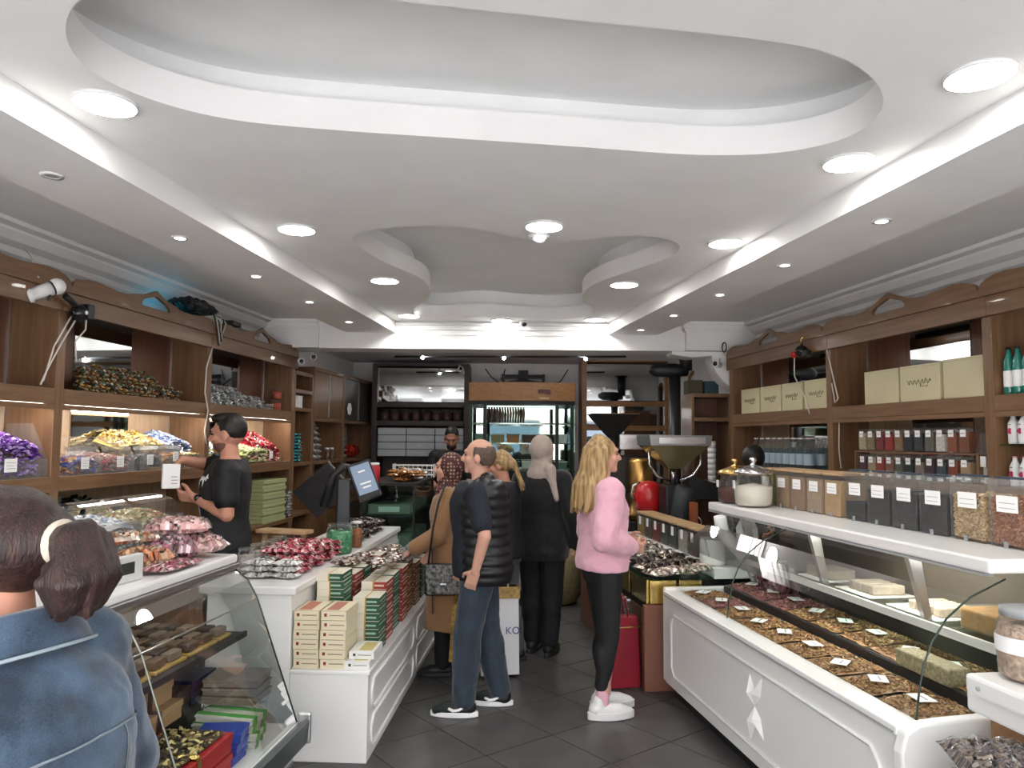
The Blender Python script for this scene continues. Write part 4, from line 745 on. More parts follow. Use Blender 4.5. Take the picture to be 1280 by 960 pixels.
for r_ in range(3):
    for i in range(12):
        mcol = ('deep_red', 'eggshell', 'gold_foil')[r_]; mid('deep_red', '7a1a2a', .4); mid('eggshell', 'd8d4c8', .5)
        tag(ob('round_sweet', MB().ball((0, 0, .016), (.026, .024, .016), 10, 6), mcol, None, LF(1.22 + .05 * r_, 2.05 + i * .055, .7505)), ('deep red round sweet in the row beside slim boxes', 'white round sweet in the row beside slim boxes', 'gold wrapped round sweet in the row at the shelf edge')[r_], 'sweet', ('red sweets row', 'white sweets row', 'gold sweets row')[r_])
# lower deck gift boxes
def giftbox(label, x, y, z, dx, dy, dz, m, rib=None, rz=0, note=False):
    t = thing('gift_box', label, 'gift box', LF(x, y, z), LA + rz); ob('box', MB().box(-dx / 2, -dy / 2, 0, dx / 2, dy / 2, dz * .62), m, t, bevel=.003); ob('lid', MB().box(-dx / 2 - .004, -dy / 2 - .004, dz * .63, dx / 2 + .004, dy / 2 + .004, dz), m, t, bevel=.003)
    if rib:
        for k in rib[1]:
            e = .0062; mb = MB(); mb.box(-dx / 2 - e, k * dy - .014, dz, dx / 2 + e, k * dy + .014, dz + .003); mb.box(dx / 2 + .0045, k * dy - .014, 0, dx / 2 + e + .001, k * dy + .014, dz); ob('ribbon', mb, rib[0], t)
        if rib[0] != 'green_card':
            for q in (.02, .075): ob('bow', MB().ball((dx / 2 - q, rib[1][0] * dy, dz + .012), (.028, .018, .008)), rib[0], t)
    if note: ob('label_card', MB().box(-.03, -.045, dz + .0005, .03, .045, dz + .0025), 'paper', t)
    return t
mid('tan_card', '9a7c56', .55, var=.08); mid('dark_ribbon', '1c1512', .35); mid('red_card', 'a01e22', .4); mid('navy_card', '141a38', .4); mid('brown_card', '2c2220', .45); mid('blue_card', '1f3f9a', .35); mid('pale_card', 'c8c8bc', .5); mid('green_card', '4f9a4a', .45)
giftbox('tan gift box with dark ribbons, lower of two in the glass case', 1.08, 3.05, .49, .46, .58, .075, 'tan_card', ('dark_ribbon', (-.2, .2)), 0, False)
giftbox('tan gift box with dark ribbons, upper of two in the glass case', 1.06, 3.05, .5665, .42, .56, .08, 'tan_card', ('dark_ribbon', (-.2, .2)), 0, True)
giftbox('navy flat gift box with white note near the case end', 1.08, 3.575, .49, .40, .20, .10, 'navy_card', None, 0, True)
giftbox('dark brown flat gift box with white note beside the navy one', 1.08, 3.405, .49, .40, .10, .09, 'brown_card', None, 0, True)
t = thing('box_riser', 'dark display riser under the gift boxes in the case', 'riser', LF(1.08, 3.05, .3355), LA); ob('body', MB().box(-.20, -.35, 0, .20, .53, .153), 'black', t)
for i in range(2):
    t = giftbox('red gift box full of brown sweets with gold ribbon, %s of two' % ('lower', 'upper')[i], 1.45, 3.0, .3355 + i * .077, .28, .44, .072, 'red_card', ('gold_foil', (-.1,)))
heap('sweets', 'brown and gold sweets filling the open red box', 'sweets', LF(1.45, 3.0, .4845), LA, (.24, .40), lambda u, v: .012 + random.uniform(0, .012), 260, .016, pal('3a3020', '6a5a38', '241c14', 'a08a50', 'c8b880'), 'candy_matte')
giftbox('plain red gift box beside the denim jacket', 1.40, 2.58, .3355, .34, .28, .18, 'red_card')
for i in range(3): giftbox('glossy blue sweet box, %s of the pile beside the red boxes' % ('lowest', 'middle', 'topmost')[i], 1.49 + .005 * i, 3.31 + .005 * i, .3355 + i * .042, .18, .13, .040, 'blue_card', None, .1 * i)
for i in range(4):
    t = giftbox('pale green sweet box with green band, %s near the case side glass' % ('lying lowest', 'lying second', 'lying third', 'lying topmost')[i], 1.45 + .01 * (i % 2), 3.47 + .003 * i, .3355 + i * .034, .26, .13, .030, 'pale_card', ('green_card', (-.3, .3)), .2 - .1 * i)
for i in range(3): giftbox('flat grey brown sweet box behind the side glass, %s' % ('lowest', 'middle', 'topmost')[i], 1.42, 3.61, .48 + i * .037, .24, .18, .033, mid('taupe_card', '7a6e62', .5), None, .05 * i)
t = thing('box_riser', 'small clear riser under the grey brown boxes at the side glass', 'riser', LF(1.42, 3.60, .3355), LA); ob('top', MB().box(-.12, -.08, .125, .12, .08, .143), 'acrylic', t)
for x in (-.11, .11): ob('leg', MB().box(x - .006, -.05, 0, x + .006, .07, .124), 'acrylic', t)
# on the white top: scale and bags
t = thing('shop_scale', 'white shop scale with dark display on the case top', 'scale', LF(1.13, 2.98, 1.1005), LA + R(-4)); t.scale = (.72, .72, .72)
ob('body', MB().box(-.15, -.17, .0, .15, .15, .075), 'lacquer_dim', t, bevel=.01); ob('pan', MB().box(-.16, -.16, .086, .13, .16, .096), 'steel', t, bevel=.004); ob('pan_post', MB().box(-.04, -.04, .076, .04, .04, .085), 'grey_plastic', t)
ob('display_head', MB().box(.151, -.15, .0, .19, .15, .14), 'lacquer_dim', t, bevel=.008); ob('display', MB().box(.1905, -.055, .045, .193, .075, .105), mid('lcd', '3a3c36', .2), t)
def bag(label, x, y, z, lx, ly, h, p_, rz, sd, m='candy', group=None, film=True):
    t = thing('sweet_bag', label, 'bag', LF(x, y, z), LA + rz, group); link('bag_fill', pillow_mesh(lx, ly, h, p_, (16, 11), .25, .75, sd), m, t)
    if film: link('plastic_film', pillow_mesh(lx * 1.03, ly * 1.03, h * 1.04, [(.5, .5, .5)], (16, 11), .3, .75, sd + 1), 'plastic_wrap', t)
    return t
pinkp = pal('e0a8a8', 'e8bcb8', 'd89898', 'f0ccc8'); mixpk = pal('c890a0', '8a6a78', 'e0c0c8', 'a85a70', '604850', 'd87a98'); ora = pal('c87848', 'd8986a', 'a85a30', 'e0b890'); pearl = pal('d8c8b8', 'b8a898', 'e8d8c8', 'c0a088'); cherry = pal('b8485a', 'd87a88', 'e8c0c4', '902c40')
bag('pink marshmallow bag lying on top of the bag heap', 1.10, 3.62, 1.195, .28, .22, .08, pinkp, .5, 71); bag('pink marshmallow bag at the end of the case top', 1.18, 3.64, 1.1005, .24, .18, .10, pinkp, -.3, 73)
bag('bag of mixed pink and grey sweets in the middle of the heap', 1.16, 3.43, 1.1005, .24, .20, .11, mixpk, .4, 75); bag('orange cellophane bag of sweets beside the scale', 1.16, 3.25, 1.1005, .24, .13, .09, ora, 1.2, 77)
bag('long bag of pearly sweets on top of the orange bag', 1.06, 3.28, 1.195, .26, .14, .055, pearl + ora, 1.0, 79); bag('flat bag of red and white sweets along the case edge', 1.27, 3.29, 1.1005, .12, .30, .035, cherry, .0, 81)
# low bins behind the case top: white pebbles, mixed pebbles
t = thing('side_table', 'wooden table behind the glass case carrying bins of sweets', 'table', LF(.275, 4.45), LA); ob('top', MB().box(-.205, -.62, .99, .205, .62, 1.02), 'wood_h', t, bevel=.004)
for x in (-.17, .17):
    for y in (-.57, .57): ob('leg', MB().box(x - .025, y - .025, 0, x + .025, y + .025, .989), 'wood', t)
for y, nm, pp in ((4.15, 'white and pale blue', pal('e8eaf0', 'c8d0e0', 'f4f4f4', 'a8b4cc')), (4.58, 'mixed green and red', pal('c8b890', '8aa070', 'c07868', 'e0d8b8', 'b0a878'))):
    t = thing('acrylic_bin', 'open acrylic bin of %s pebble sweets behind the glass case' % nm, 'sweet bin', LF(.275, y, 1.0205), LA)
    ob('bin_floor', MB().box(-.20, -.20, 0, .20, .20, .005), 'acrylic', t)
    for a in ((-.20, -.20, -.196, .20), (.196, -.20, .20, .20), (-.196, -.20, .196, -.196), (-.196, .196, .196, .20)): ob('side_panel', MB().box(a[0], a[1], .006, a[2], a[3], .16), 'acrylic', t)
    mb = MB()
    for i in range(8): a0, a1 = i * PI / 8, (i + 1) * PI / 8; mb.add([(.19 * math.cos(a0), -.19, .16 + .12 * math.sin(a0)), (.19 * math.cos(a1), -.19, .16 + .12 * math.sin(a1)), (.19 * math.cos(a1), .19, .16 + .12 * math.sin(a1)), (.19 * math.cos(a0), .19, .16 + .12 * math.sin(a0))], [(0, 1, 2, 3)], None, True)
    ob('hood', mb, 'acrylic', t)
    heap('pebble_sweets', '%s pebble sweets heaped in the open acrylic bin' % nm, 'sweets', LF(.275, y, 1.026), LA, (.38, .38), lambda u, v: .19 - .1 * (u * u + v * v) * 2, 420, .018, pp)
tag(link('blue_bag', pillow_mesh(.18, .2, .10, pal('1f7ab8', '2f94d0', '165a90'), (10, 8), .3, .8, 91), 'candy', None, LF(.37, 4.93, 1.0205), LA), 'bright blue plastic bag behind the pink bags', 'bag')
tag(link('black_bag', pillow_mesh(.18, .2, .12, pal('1a1c1c', '2a2c2c', '101212'), (10, 8), .3, .8, 92), 'candy', None, LF(.18, 4.93, 1.0205), LA), 'black plastic bag beside the bright blue one', 'bag')
# ================================================================ cross counter with tall glass
c = thing('glass_counter', 'dark framed glass counter across the end of the aisle', 'display case', (-1.42, 7.05, 0), R(-2)); w, d, h = .52, 1.25, 1.24
for x in (0, w - .02):
    for y in (0, d - .02): ob('frame_post', MB().box(x, y, 0, x + .02, y + .02, h - .03), 'dark_metal', c)
ob('top', MB().box(-.01, -.01, h - .029, w + .01, d + .01, h), 'black', c, bevel=.003)
for z in (.32, .62, .92): ob('shelf', MB().box(.021, .021, z, w - .021, d - .021, z + .02), 'dark_metal' if z > .9 else 'lacquer_dim', c)
ob('base', MB().box(.0, .0, .0, w, d, .10), 'black', c); ob('front_pane', MB().box(.021, .004, .101, w - .021, .009, h - .03), 'green_glass', c); ob('side_pane', MB().box(w - .009, .021, .101, w - .004, d - .021, h - .03), 'green_glass', c); ob('back_panel', MB().box(.002, .021, .101, .008, d - .021, h - .03), 'wood_dark', c)
for z, nm in ((.3405, 'lowest'), (.6405, 'middle'), (.9405, 'top')):
    for i in range(3):
        t = thing('cardboard_tray', 'pale box tray %s on the %s shelf of the dark glass counter' % (('at the front', 'in the middle', 'at the rear')[i], nm), 'box', (-1.42 + .27 + i * .012, 7.28 + i * .40, z), R(-2)); ob('tray', MB().box(-.2, -.16, 0, .2, .16, .09), mid('pale_tray', '8a8a80', .6), t, bevel=.004); ob('label', MB().box(-.1, -.163, .02, .1, -.1605, .07), 'paper', t)
t = jar('red_canister', 'red canister with white lid on the dark glass counter', 'canister', (-1.32, 7.14, 1.2405), .068, .16, mid('red_can', 'b02838', .4), 'white_plastic', .022, body='red_can')
bp = [pillow_mesh(.16, .11, .04, pp, (9, 6), .3, .8, 95 + i) for i, pp in enumerate((pal('a8703a', 'c89058', '8a5428'), pal('c8c4bc', 'e0dcd4', 'a8a49c'), pal('b89878', '8a6a50', 'd8c0a0')))]
for me in bp: me.materials.append(M['candy'])
for i in range(30):
    u, v = random.random(), random.random(); k = 0 if v < .3 else (1 if v < .65 else 2)
    o = link('snack_pack', bp[k], None, None, (-1.20 + u * .26 - .0, 7.16 + v * 1.05, 1.2405 + .035 * (i % 3)), random.uniform(0, 3)); tag(o, ('brown', 'silver white', 'beige')[k] + ' snack pack heaped on the dark glass counter', 'snack pack', ('brown', 'silver white', 'beige')[k] + ' snack packs on the glass counter')
t = thing('wire_basket', 'white basket at the rear of the snack packs', 'basket', (-1.06, 8.18, 1.2405), 0)
for x in (-.22, .22): ob('end', MB().box(x - .004, -.1, 0, x + .004, .1, .14), 'white_plastic', t)
for z in (.02, .07, .12): ob('rail', MB().box(-.216, -.104, z, .216, -.098, z + .018), 'white_plastic', t)
for i in range(9): ob('bar', MB().box(-.2 + i * .05 - .003, -.1045, 0, -.2 + i * .05 + .003, -.1042, .14), 'white_plastic', t)
# ================================================================ rear right counter with canisters and machines
c = thing('wood_counter', 'low wooden counter with gold foil front and glass top', 'counter', CF(-.085, .10), RA); CL = 1.98
ob('body', MB().box(.02, .03, .0, 1.0, CL, .50), 'wood_red', c, bevel=.004); ob('end_panel', MB().box(-.03, -.02, .0, .30, .029, .56), mid('wood_pink', '7a5040', .5), c, bevel=.004); ob('upper_body', MB().box(.03, .03, .501, 1.0, CL, .725), 'black', c)
ob('glass_top', MB().box(-.02, -.03, .726, .45, CL, .74), 'green_glass', c); ob('step', MB().box(.46, -.03, .726, 1.0, CL, .80), 'lacquer', c, bevel=.004); ob('step_rail', MB().box(.44, .35, .741, .459, 1.5, .79), 'lacquer', c)
for i in range(5): ob('gold_panel', MB().box(.0, .02 + i * .39, .56, .018, .36 + i * .39, .724), 'gold_foil', c, bevel=.004)
ob('gold_panel', MB().box(.02, -.005, .565, .20, .018, .72), 'gold_foil', c, bevel=.004); ob('gold_panel', MB().box(.22, -.005, .565, .38, .018, .72), 'gold_foil', c, bevel=.004)
for row in range(2):
    for i in range(3): bottle('water_bottle', 'large clear water bottle stored under the gold counter front', CF(-.15 - .0 * i, .33 + i * .10, .02 + row * .27), .042, .26, 'jar_glass', 'water', 'blue_label', 'water bottles under the counter', 0, 'blue_label')
t = thing('bottle_shelf', 'dark low shelf board carrying the large water bottles', 'shelf', CF(-.15, .43, 0), RA); ob('board', MB().box(-.055, -.17, 0, .055, .17, .018), 'black', t); ob('board', MB().box(-.055, -.17, .281, .055, .17, .289), 'black', t)
for y in (-.168, .162): ob('upright', MB().box(-.055, y, .019, .055, y + .006, .281), 'black', t)
CN = [('9a7a3a', 'mustard'), ('5a4a38', 'brown'), ('7a2a22', 'dark red'), ('3a3c36', 'charcoal'), ('2c332e', 'black green'), ('b0aca0', 'pale grey'), ('5a3a36', 'maroon')]
for i, (cc, nm) in enumerate(CN):
    y = 1.82 - i * .205; t = thing('canister', 'clear canister of %s spice with wooden lid' % nm, 'canister', CF(.50, y, .8005), RA, 'wood lidded canisters')
    ob('canister_body', MB().box(-.075, -.09, 0, .075, .09, .19), 'jar_glass', t, bevel=.006); ob('contents', MB().box(-.07, -.085, .004, .07, .085, .16), mid('spx_' + cc, cc, .8, var=.2, scale=70), t); ob('lid', MB().box(-.08, -.093, .191, .08, .093, .21), 'pale_wood', t, bevel=.003)
    ob('price_label', MB().box(-.079, -.03, .10, -.0765, .02, .17), 'paper', t)
t = thing('white_pot', 'round white ceramic pot with glass lid at the counter end', 'pot', CF(.43, .22, .8005), 0); ob('pot_body', MB().lathe([(.085, 0), (.092, .02), (.09, .16), (.085, .175)], 26), 'lacquer', t); ob('lid', MB().lathe([(.001, .176), (.1, .176), (.1, .186), (.05, .2), (.001, .205)], 26), 'jar_glass', t); ob('knob', MB().ball((0, 0, .218), .013), 'chrome', t)
bottle('water_bottle', 'clear water bottle with blue cap standing by the canisters', CF(.64, .42, .8005), .042, .36, 'jar_glass', 'water', mid('blue_cap', '3a4a9a', .4), None, 0, 'blue_label')
t = thing('paper_dispenser', 'small white house shaped dispenser beside the curved case', 'dispenser', CF(.72, .30, .8005), RA); ob('body', MB().prism([(-.07, 0), (.07, 0), (.07, .24), (0, .30), (-.07, .24)], 'x', -.05, .05), 'white_plastic', t, bevel=.004); ob('hole', MB().lathe([(.001, 0), (.014, 0)], 14, cap=False, m=Matrix.Translation((-.0512, 0, .14)) @ Matrix.Rotation(R(90), 4, 'Y')), 'black', t)
# plastic bags on the glass top
sb = [pillow_mesh(.24, .16, .05, pp, (12, 8), .35, .8, 100 + i) for i, pp in enumerate((pal('c8c4b8', '9a948a', 'e0dcd0', '6a625a'), pal('3a3030', '6a5a50', 'a89888', '241c1c'), pal('b8a898', 'd8b8b0', 'e8e0d8')))]
for me in sb: me.materials.append(M['foil_mix'])
for i in range(21):
    y = .14 + (i % 7) * .25 + random.uniform(-.02, .02); x = .06 + .13 * (i // 7) - .03; k = (i % 7 == 0) * 2 or (1 if i % 7 in (1, 2) else 0)
    tag(link('plastic_pack', sb[k], None, None, CF(x, y, .8405 - .1 + .012 * (i // 7)), RA + random.uniform(-.5, .5)), ('clear pack of white sweets on the glass topped counter', 'clear pack of dark dates on the glass topped counter', 'clear pack of pink sweets at the end of the counter')[k], 'pack', ('white sweet packs', 'dark date packs', 'pink sweet packs')[k])
# coffee grinder with square hopper
g = thing('grinder', 'coffee grinder with square steel hopper and black body', 'grinder', (1.50, 6.93, .80), R(4))
def frust(cx, cy, z0, z1, a0, b0, a1, b1): return MB().add([(cx + sx * a, cy + sy * b, z) for z, a, b in ((z0, a0, b0), (z1, a1, b1)) for sx, sy in ((-1, -1), (1, -1), (1, 1), (-1, 1))], [(3, 2, 1, 0), (0, 1, 5, 4), (1, 2, 6, 5), (2, 3, 7, 6), (3, 0, 4, 7), (4, 5, 6, 7)])
ob('hopper_cone', frust(0, 0, .60, .81, .06, .06, .265, .24), mid('smoky_glass', '8a7f5e', .15, metal=.4), g); ob('hopper_rim', frust(0, 0, .811, .905, .275, .25, .285, .26), 'steel', g, bevel=.003); ob('rim_plate', MB().box(-.2, -.262, .83, .22, -.2605, .885), 'chrome', g)
for s in (-1, 1): ob('bracket', MB().tube([(s * .235, -.05, .76), (s * .24, -.05, .64), (s * .17, -.05, .54), (s * .05, -.05, .49)], .014, 8), 'chrome', g)
ob('spout', MB().lathe([(.02, .46), (.02, .60)], 12), 'chrome', g); b_ = ob('motor', MB().lathe([(.085, -.16), (.095, -.14), (.095, .10), (.07, .15)], 20), mid('motor_grey', '3a3e42', .45), g); b_.location = (.05, -.08, .30); b_.rotation_euler = (R(12), R(12), 0)
ob('body', MB().box(-.10, -.10, 0, .16, .16, .45), 'black', g, bevel=.02); ob('control_box', MB().prism([(-.13, 0), (.13, 0), (.13, .14), (-.10, .20), (-.13, .19)], 'y', -.14, .10), 'black', g).location = (.24, 0, .33); ob('ring_handle', MB().tube([(.05 * math.cos(i * PI / 6), 0, .05 * math.sin(i * PI / 6)) for i in range(13)], .008, 6), 'chrome', g).location = (.15, -.19, .13)
t = thing('red_machine', 'round bright red machine beside the coffee grinder', 'machine', (1.33, 7.24, .98), 0); ob('drum', MB().lathe([(.10, 0), (.135, .03), (.14, .16), (.11, .25), (.05, .285), (.001, .29)], 22), mid('bright_red', 'b81e20', .3, coat=.3), t); ob('handle', MB().tube([(-.13, 0, .10), (-.17, 0, .16), (-.15, 0, .24), (-.08, 0, .27)], .014, 8), 'steel', t); ob('stand', MB().box(-.1, -.1, -.98, .1, .1, -.001), 'black', t)
t = thing('wood_post', 'upright reddish wooden board beside the grinder', 'board', (1.56, 6.45, .80), RA); ob('board', MB().box(-.012, -.05, 0, .03, .05, .33), mid('rust_wood', '8a4a2c', .5), t, bevel=.004); ob('foot', MB().box(-.05, -.07, 0, -.0125, .07, .02), 'rust_wood', t)
# roaster with funnel and brass drum
r = thing('coffee_roaster', 'coffee roaster with black funnel and brass drum', 'roaster', (1.05, 7.75, 0), 0)
ob('funnel', frust(0, 0, 1.70, 1.92, .06, .06, .235, .22), 'black', r); ob('funnel_rim', frust(0, 0, 1.921, 1.93, .245, .23, .245, .23), mid('bronze', '4a3a28', .35, metal=.7), r); ob('neck', MB().lathe([(.05, 1.52), (.06, 1.70)], 16), 'black', r)
ob('drum', MB().lathe([(.11, .86), (.125, .90), (.13, 1.14), (.128, 1.15), (.13, 1.16), (.12, 1.44), (.10, 1.48)], 26, c=(.25, -.20, 0)), 'copper', r); ob('drum_band', MB().lathe([(.132, 1.14), (.134, 1.15), (.132, 1.16)], 26, c=(.25, -.20, 0), cap=False), 'brass', r)
ob('steel_hood', MB().box(.05, -.14, 1.56, .62, .20, 1.72), 'steel', r, bevel=.01); ob('body', MB().box(-.24, -.05, .0, .40, .32, 1.50), mid('roaster_black', '24221f', .5), r, bevel=.02); ob('pedestal', MB().box(.12, -.33, .0, .38, -.06, .855), 'roaster_black', r, bevel=.01)
ob('cooling_tray', MB().lathe([(.20, .80), (.22, .82), (.22, .90), (.20, .90), (.19, .83), (.001, .83)], 24, c=(-.12, -.30, 0)), 'steel', r); ob('tray_leg', MB().lathe([(.04, 0), (.04, .80)], 12, c=(-.12, -.30, 0)), 'roaster_black', r); ob('chute', MB().tube([(-.05, -.06, 1.30), (-.12, -.22, 1.12), (-.13, -.28, .95)], .04, 8), 'dark_metal', r); ob('gauge', MB().ball((-.08, -.06, 1.24), .02), 'brass', r)
# stove pipe
p_ = thing('stove_pipe', 'black stove pipe with offset elbow rising to the ceiling', 'pipe', (1.72, 7.85, 0), 0)
ob('lower_pipe', MB().lathe([(.062, .02), (.062, 2.36)], 20, c=(.0, 0, 0)), 'dark_metal', p_); ob('floor_plate', MB().lathe([(.001, 0), (.09, 0), (.09, .019), (.001, .019)], 20), 'dark_metal', p_)
ob('elbow', MB().tube([(-.27, 0, 2.40), (-.20, 0, 2.40), (.0, 0, 2.40), (.14, 0, 2.40)], [.03, .07, .075, .06], 14), 'dark_metal', p_); ob('upper_pipe', MB().lathe([(.068, 2.40), (.068, 2.735)], 20, c=(.12, 0, 0)), 'dark_metal', p_); ob('ceiling_collar', MB().lathe([(.10, 2.72), (.10, 2.735)], 20, c=(.12, 0, 0)), 'dark_metal', p_)
# open wooden shelf by the end of the right bays
t = thing('open_shelf', 'open wooden shelf unit between stove pipe and carved right shelving', 'shelving', (1.86, 7.70, 0), R(2)); w = .42
for x in (0, w - .03): ob('side_panel', MB().box(x, 0, 0, x + .03, .40, 2.15), 'wood', t, bevel=.003)
for z in (.08, .55, 1.20, 1.86, 2.11): ob('shelf', MB().box(.031, 0, z, w - .031, .40, z + .04), 'wood_h', t, bevel=.003)
ob('back_panel', MB().box(.031, .38, .12, w - .031, .399, 2.11), 'wood_red', t)
for i, (x, cc, nm, h) in enumerate(((.08, '4a4434', 'drab brown', .15), (.25, '28464c', 'dark teal', .14))): tag(ob('cardboard_box', MB().box(-.075, -.1, 0, .075, .1, h), mid('box' + cc, cc, .6), None, (1.86 + x, 7.95, 2.1505), R(2), .004), nm + ' box on top of the open wooden shelf', 'box')
# ================================================================ back wall units
def frame_unit(name, label, x0, x1, zs, mirrors, m, y=10.1, depth=.5):
    t = thing(name, label, 'cabinet', (x0, y, 0)); w = x1 - x0
    for x in (0, w - .07): ob('upright', MB().box(x, 0, 0, x + .07, depth, zs[-1]), m, t, bevel=.004)
    for z in zs: ob('rail', MB().box(.071, 0, z - .04, w - .071, depth, z + .03 if z != zs[-1] else z), m, t, bevel=.004)
    for z0, z1 in mirrors: ob('mirror', MB().box(.071, .06, z0, w - .071, .07, z1), 'mirror', t)
    ob('back_panel', MB().box(.071, depth - .02, .05, w - .071, depth, zs[-1] - .05), 'wood_dark', t); return t
mat('dark_brown', rgb('2e2622'), .45, var=.1)
fl_ = frame_unit('back_cabinet', 'dark brown cabinet with mirror above jars and drawers', -1.90, -.58, (.06, 1.00, 1.87, 2.12, 2.68), ((2.16, 2.62),), 'dark_brown')
ob('counter_board', MB().box(-.05, -.20, .96, 1.3, -.001, 1.0), 'dark_brown', fl_)
mid('drawer_white', 'b4bac0', .4)
for r_ in range(4):
    for k in range(3):
        d = ob('drawer', MB().box(.085 + k * .39, .02, 1.71 - r_ * .097, .085 + k * .39 + .38, .05, 1.71 - r_ * .097 + .09), 'drawer_white', fl_, bevel=.004); ob('knob', MB().box(.085 + k * .39 + .15, .008, 1.745 - r_ * .097, .085 + k * .39 + .23, .019, 1.755 - r_ * .097), 'steel', d)
for i in range(8): jar('red_jar', 'clear jar of dark red preserve in the row on the dark back cabinet', 'jar', (-1.76 + i * .145, 10.30, 1.9005), .062, .15, mid('preserve', '4a1c1c', .4, var=.3, scale=30), 'jar_glass', .015, group='preserve jars on the back cabinet')
frame_unit('back_cabinet', 'orange brown framed cabinet with stacked mirrors behind the roaster', .95, 2.15, (.06, 1.05, 1.83, 2.16, 2.76), ((1.09, 1.79), (1.87, 2.12), (2.2, 2.70)), 'wood_orange')
t = thing('arched_mirror', 'narrow mirror in a rounded wooden frame beside the stove pipe', 'mirror', (2.20, 9.2, 1.75), 0)
pts = [(0, .08), (.03, .0), (.13, 0), (.16, .08), (.16, .7), (.13, .76), (.03, .76), (0, .7)]; ob('glass', MB().prism([(q[0] * .8 + .016, q[1] * .9 + .038) for q in pts], 'y', -.006, -.001), 'mirror', t); ob('frame', MB().tube([(q[0], 0, q[1]) for q in pts + pts[:2]], .018, 8), 'wood_orange', t); ob('backing', MB().prism(pts, 'y', .0, .02), 'wood_orange', t); ob('stand_panel', MB().box(0, .021, -1.75, .16, .05, .7), 'wood_dark', t)
# fridge with curved glass
f = thing('display_fridge', 'tall glass display fridge with orange wooden header', 'fridge', (-.55, 9.5, 0)); w = 1.36
def arcfront(z0, z1, d0, n=10, x0=0, x1=w, bulge=.14, y1=.6):
    pts = [(x0 + (x1 - x0) * i / n, d0 - bulge * math.sin(PI * i / n)) for i in range(n + 1)]; return MB().prism(pts + [(x1, y1), (x0, y1)], 'z', z0, z1)
ob('header', arcfront(2.15, 2.38, .0), 'wood_orange', f); ob('base', arcfront(0, .35, .0), 'black', f); ob('ceiling_plate', arcfront(2.10, 2.149, .01), 'black', f)
ob('logo_plate', MB().box(.88, -.125, 2.24, 1.04, -.100, 2.29), mid('maroon_plate', '4a1a1a', .4), f); ob('logo_plate', MB().box(.90, -.125, 2.165, 1.02, -.100, 2.19), mid('gold_plate', 'b8a070', .4), f)
for x in (.0, .19, 1.10, 1.30): ob('frame_post', MB().box(x, -.12 if .1 < x < 1.2 else .0, .351, x + .045, -.08 if .1 < x < 1.2 else .05, 2.099), 'black', f)
for i, (a, b) in enumerate(((0, .19), (.19, .66), (.66, 1.12), (1.12, 1.36))):
    ya, yb = -.14 * math.sin(PI * a / w) + .01, -.14 * math.sin(PI * b / w) + .01; ob('glass_pane', MB().add([(a, ya, .351), (b, yb, .351), (b, yb, 2.099), (a, ya, 2.099)], [(0, 1, 2, 3)]), 'green_glass', f)
for z in (.65, .95, 1.25, 1.60, 1.85): ob('shelf', arcfront(z, z + .015, .03, bulge=.10), 'chrome' if z > 1.5 else 'dark_metal', f)
ob('back_panel', MB().box(.0, .58, .351, w, .6, 2.099), 'mirror', f)
for s in (0.0, w - .012): ob('side_panel', MB().box(s, .06, .351, s + .012, .579, 2.099), 'green_glass', f)
ob('light_tube', MB().box(.2, .30, 2.085, 1.15, .33, 2.097), mid('fridge_tube', 'ffffff', emit=(.9, 1, .98), es=3), f)
fc = ('c8c0a8', '3a4a40', 'a86a3a', '6a8a7a', 'd0d0c8', '4a2a22', '9a8a5a')
for si, z in enumerate((.666, .966, 1.266, 1.616)):
    for i in range(6):
        x = -.55 + .16 + i * .205; cc = fc[(i * 3 + si) % 7]
        t = thing('fridge_tub', 'tub on the %s fridge shelf, %s' % (('lowest', 'second', 'third', 'fourth')[si], ('at the grey side post', 'next to the left post', 'left of the middle', 'right of the middle', 'next to the right post', 'at the door hinge')[i]), 'tub', (x, 9.72, z), 0, 'tubs in the fridge'); ob('tub_body', frust(0, 0, 0, .10, .075, .09, .085, .1), mid('tub' + cc, cc, .4), t); ob('lid', frust(0, 0, .101, .112, .09, .105, .09, .105), 'white_plastic' if i % 2 else 'mid_lid', t) if 'mid_lid' in M or not mid('mid_lid', '5a6a64', .4) else ob('lid', frust(0, 0, .101, .112, .09, .105, .09, .105), 'white_plastic' if i % 2 else 'mid_lid', t)
for i in range(14):
    t = tag(ob('hanging_sausage', MB().tube([(0, 0, 0), (.008, 0, -.08), (0, 0, -.20)], [.012, .016, .010], 6), mid('sausage%d' % (i % 2), ('7a3a30', '9a8a7a')[i % 2], .5), None, (-.30 + i * .035, 9.80, 2.08)), ('dark red' if i % 2 == 0 else 'pale') + ' dried string hanging in the upper fridge', 'dried string', ('dark red' if i % 2 == 0 else 'pale') + ' hanging strings')
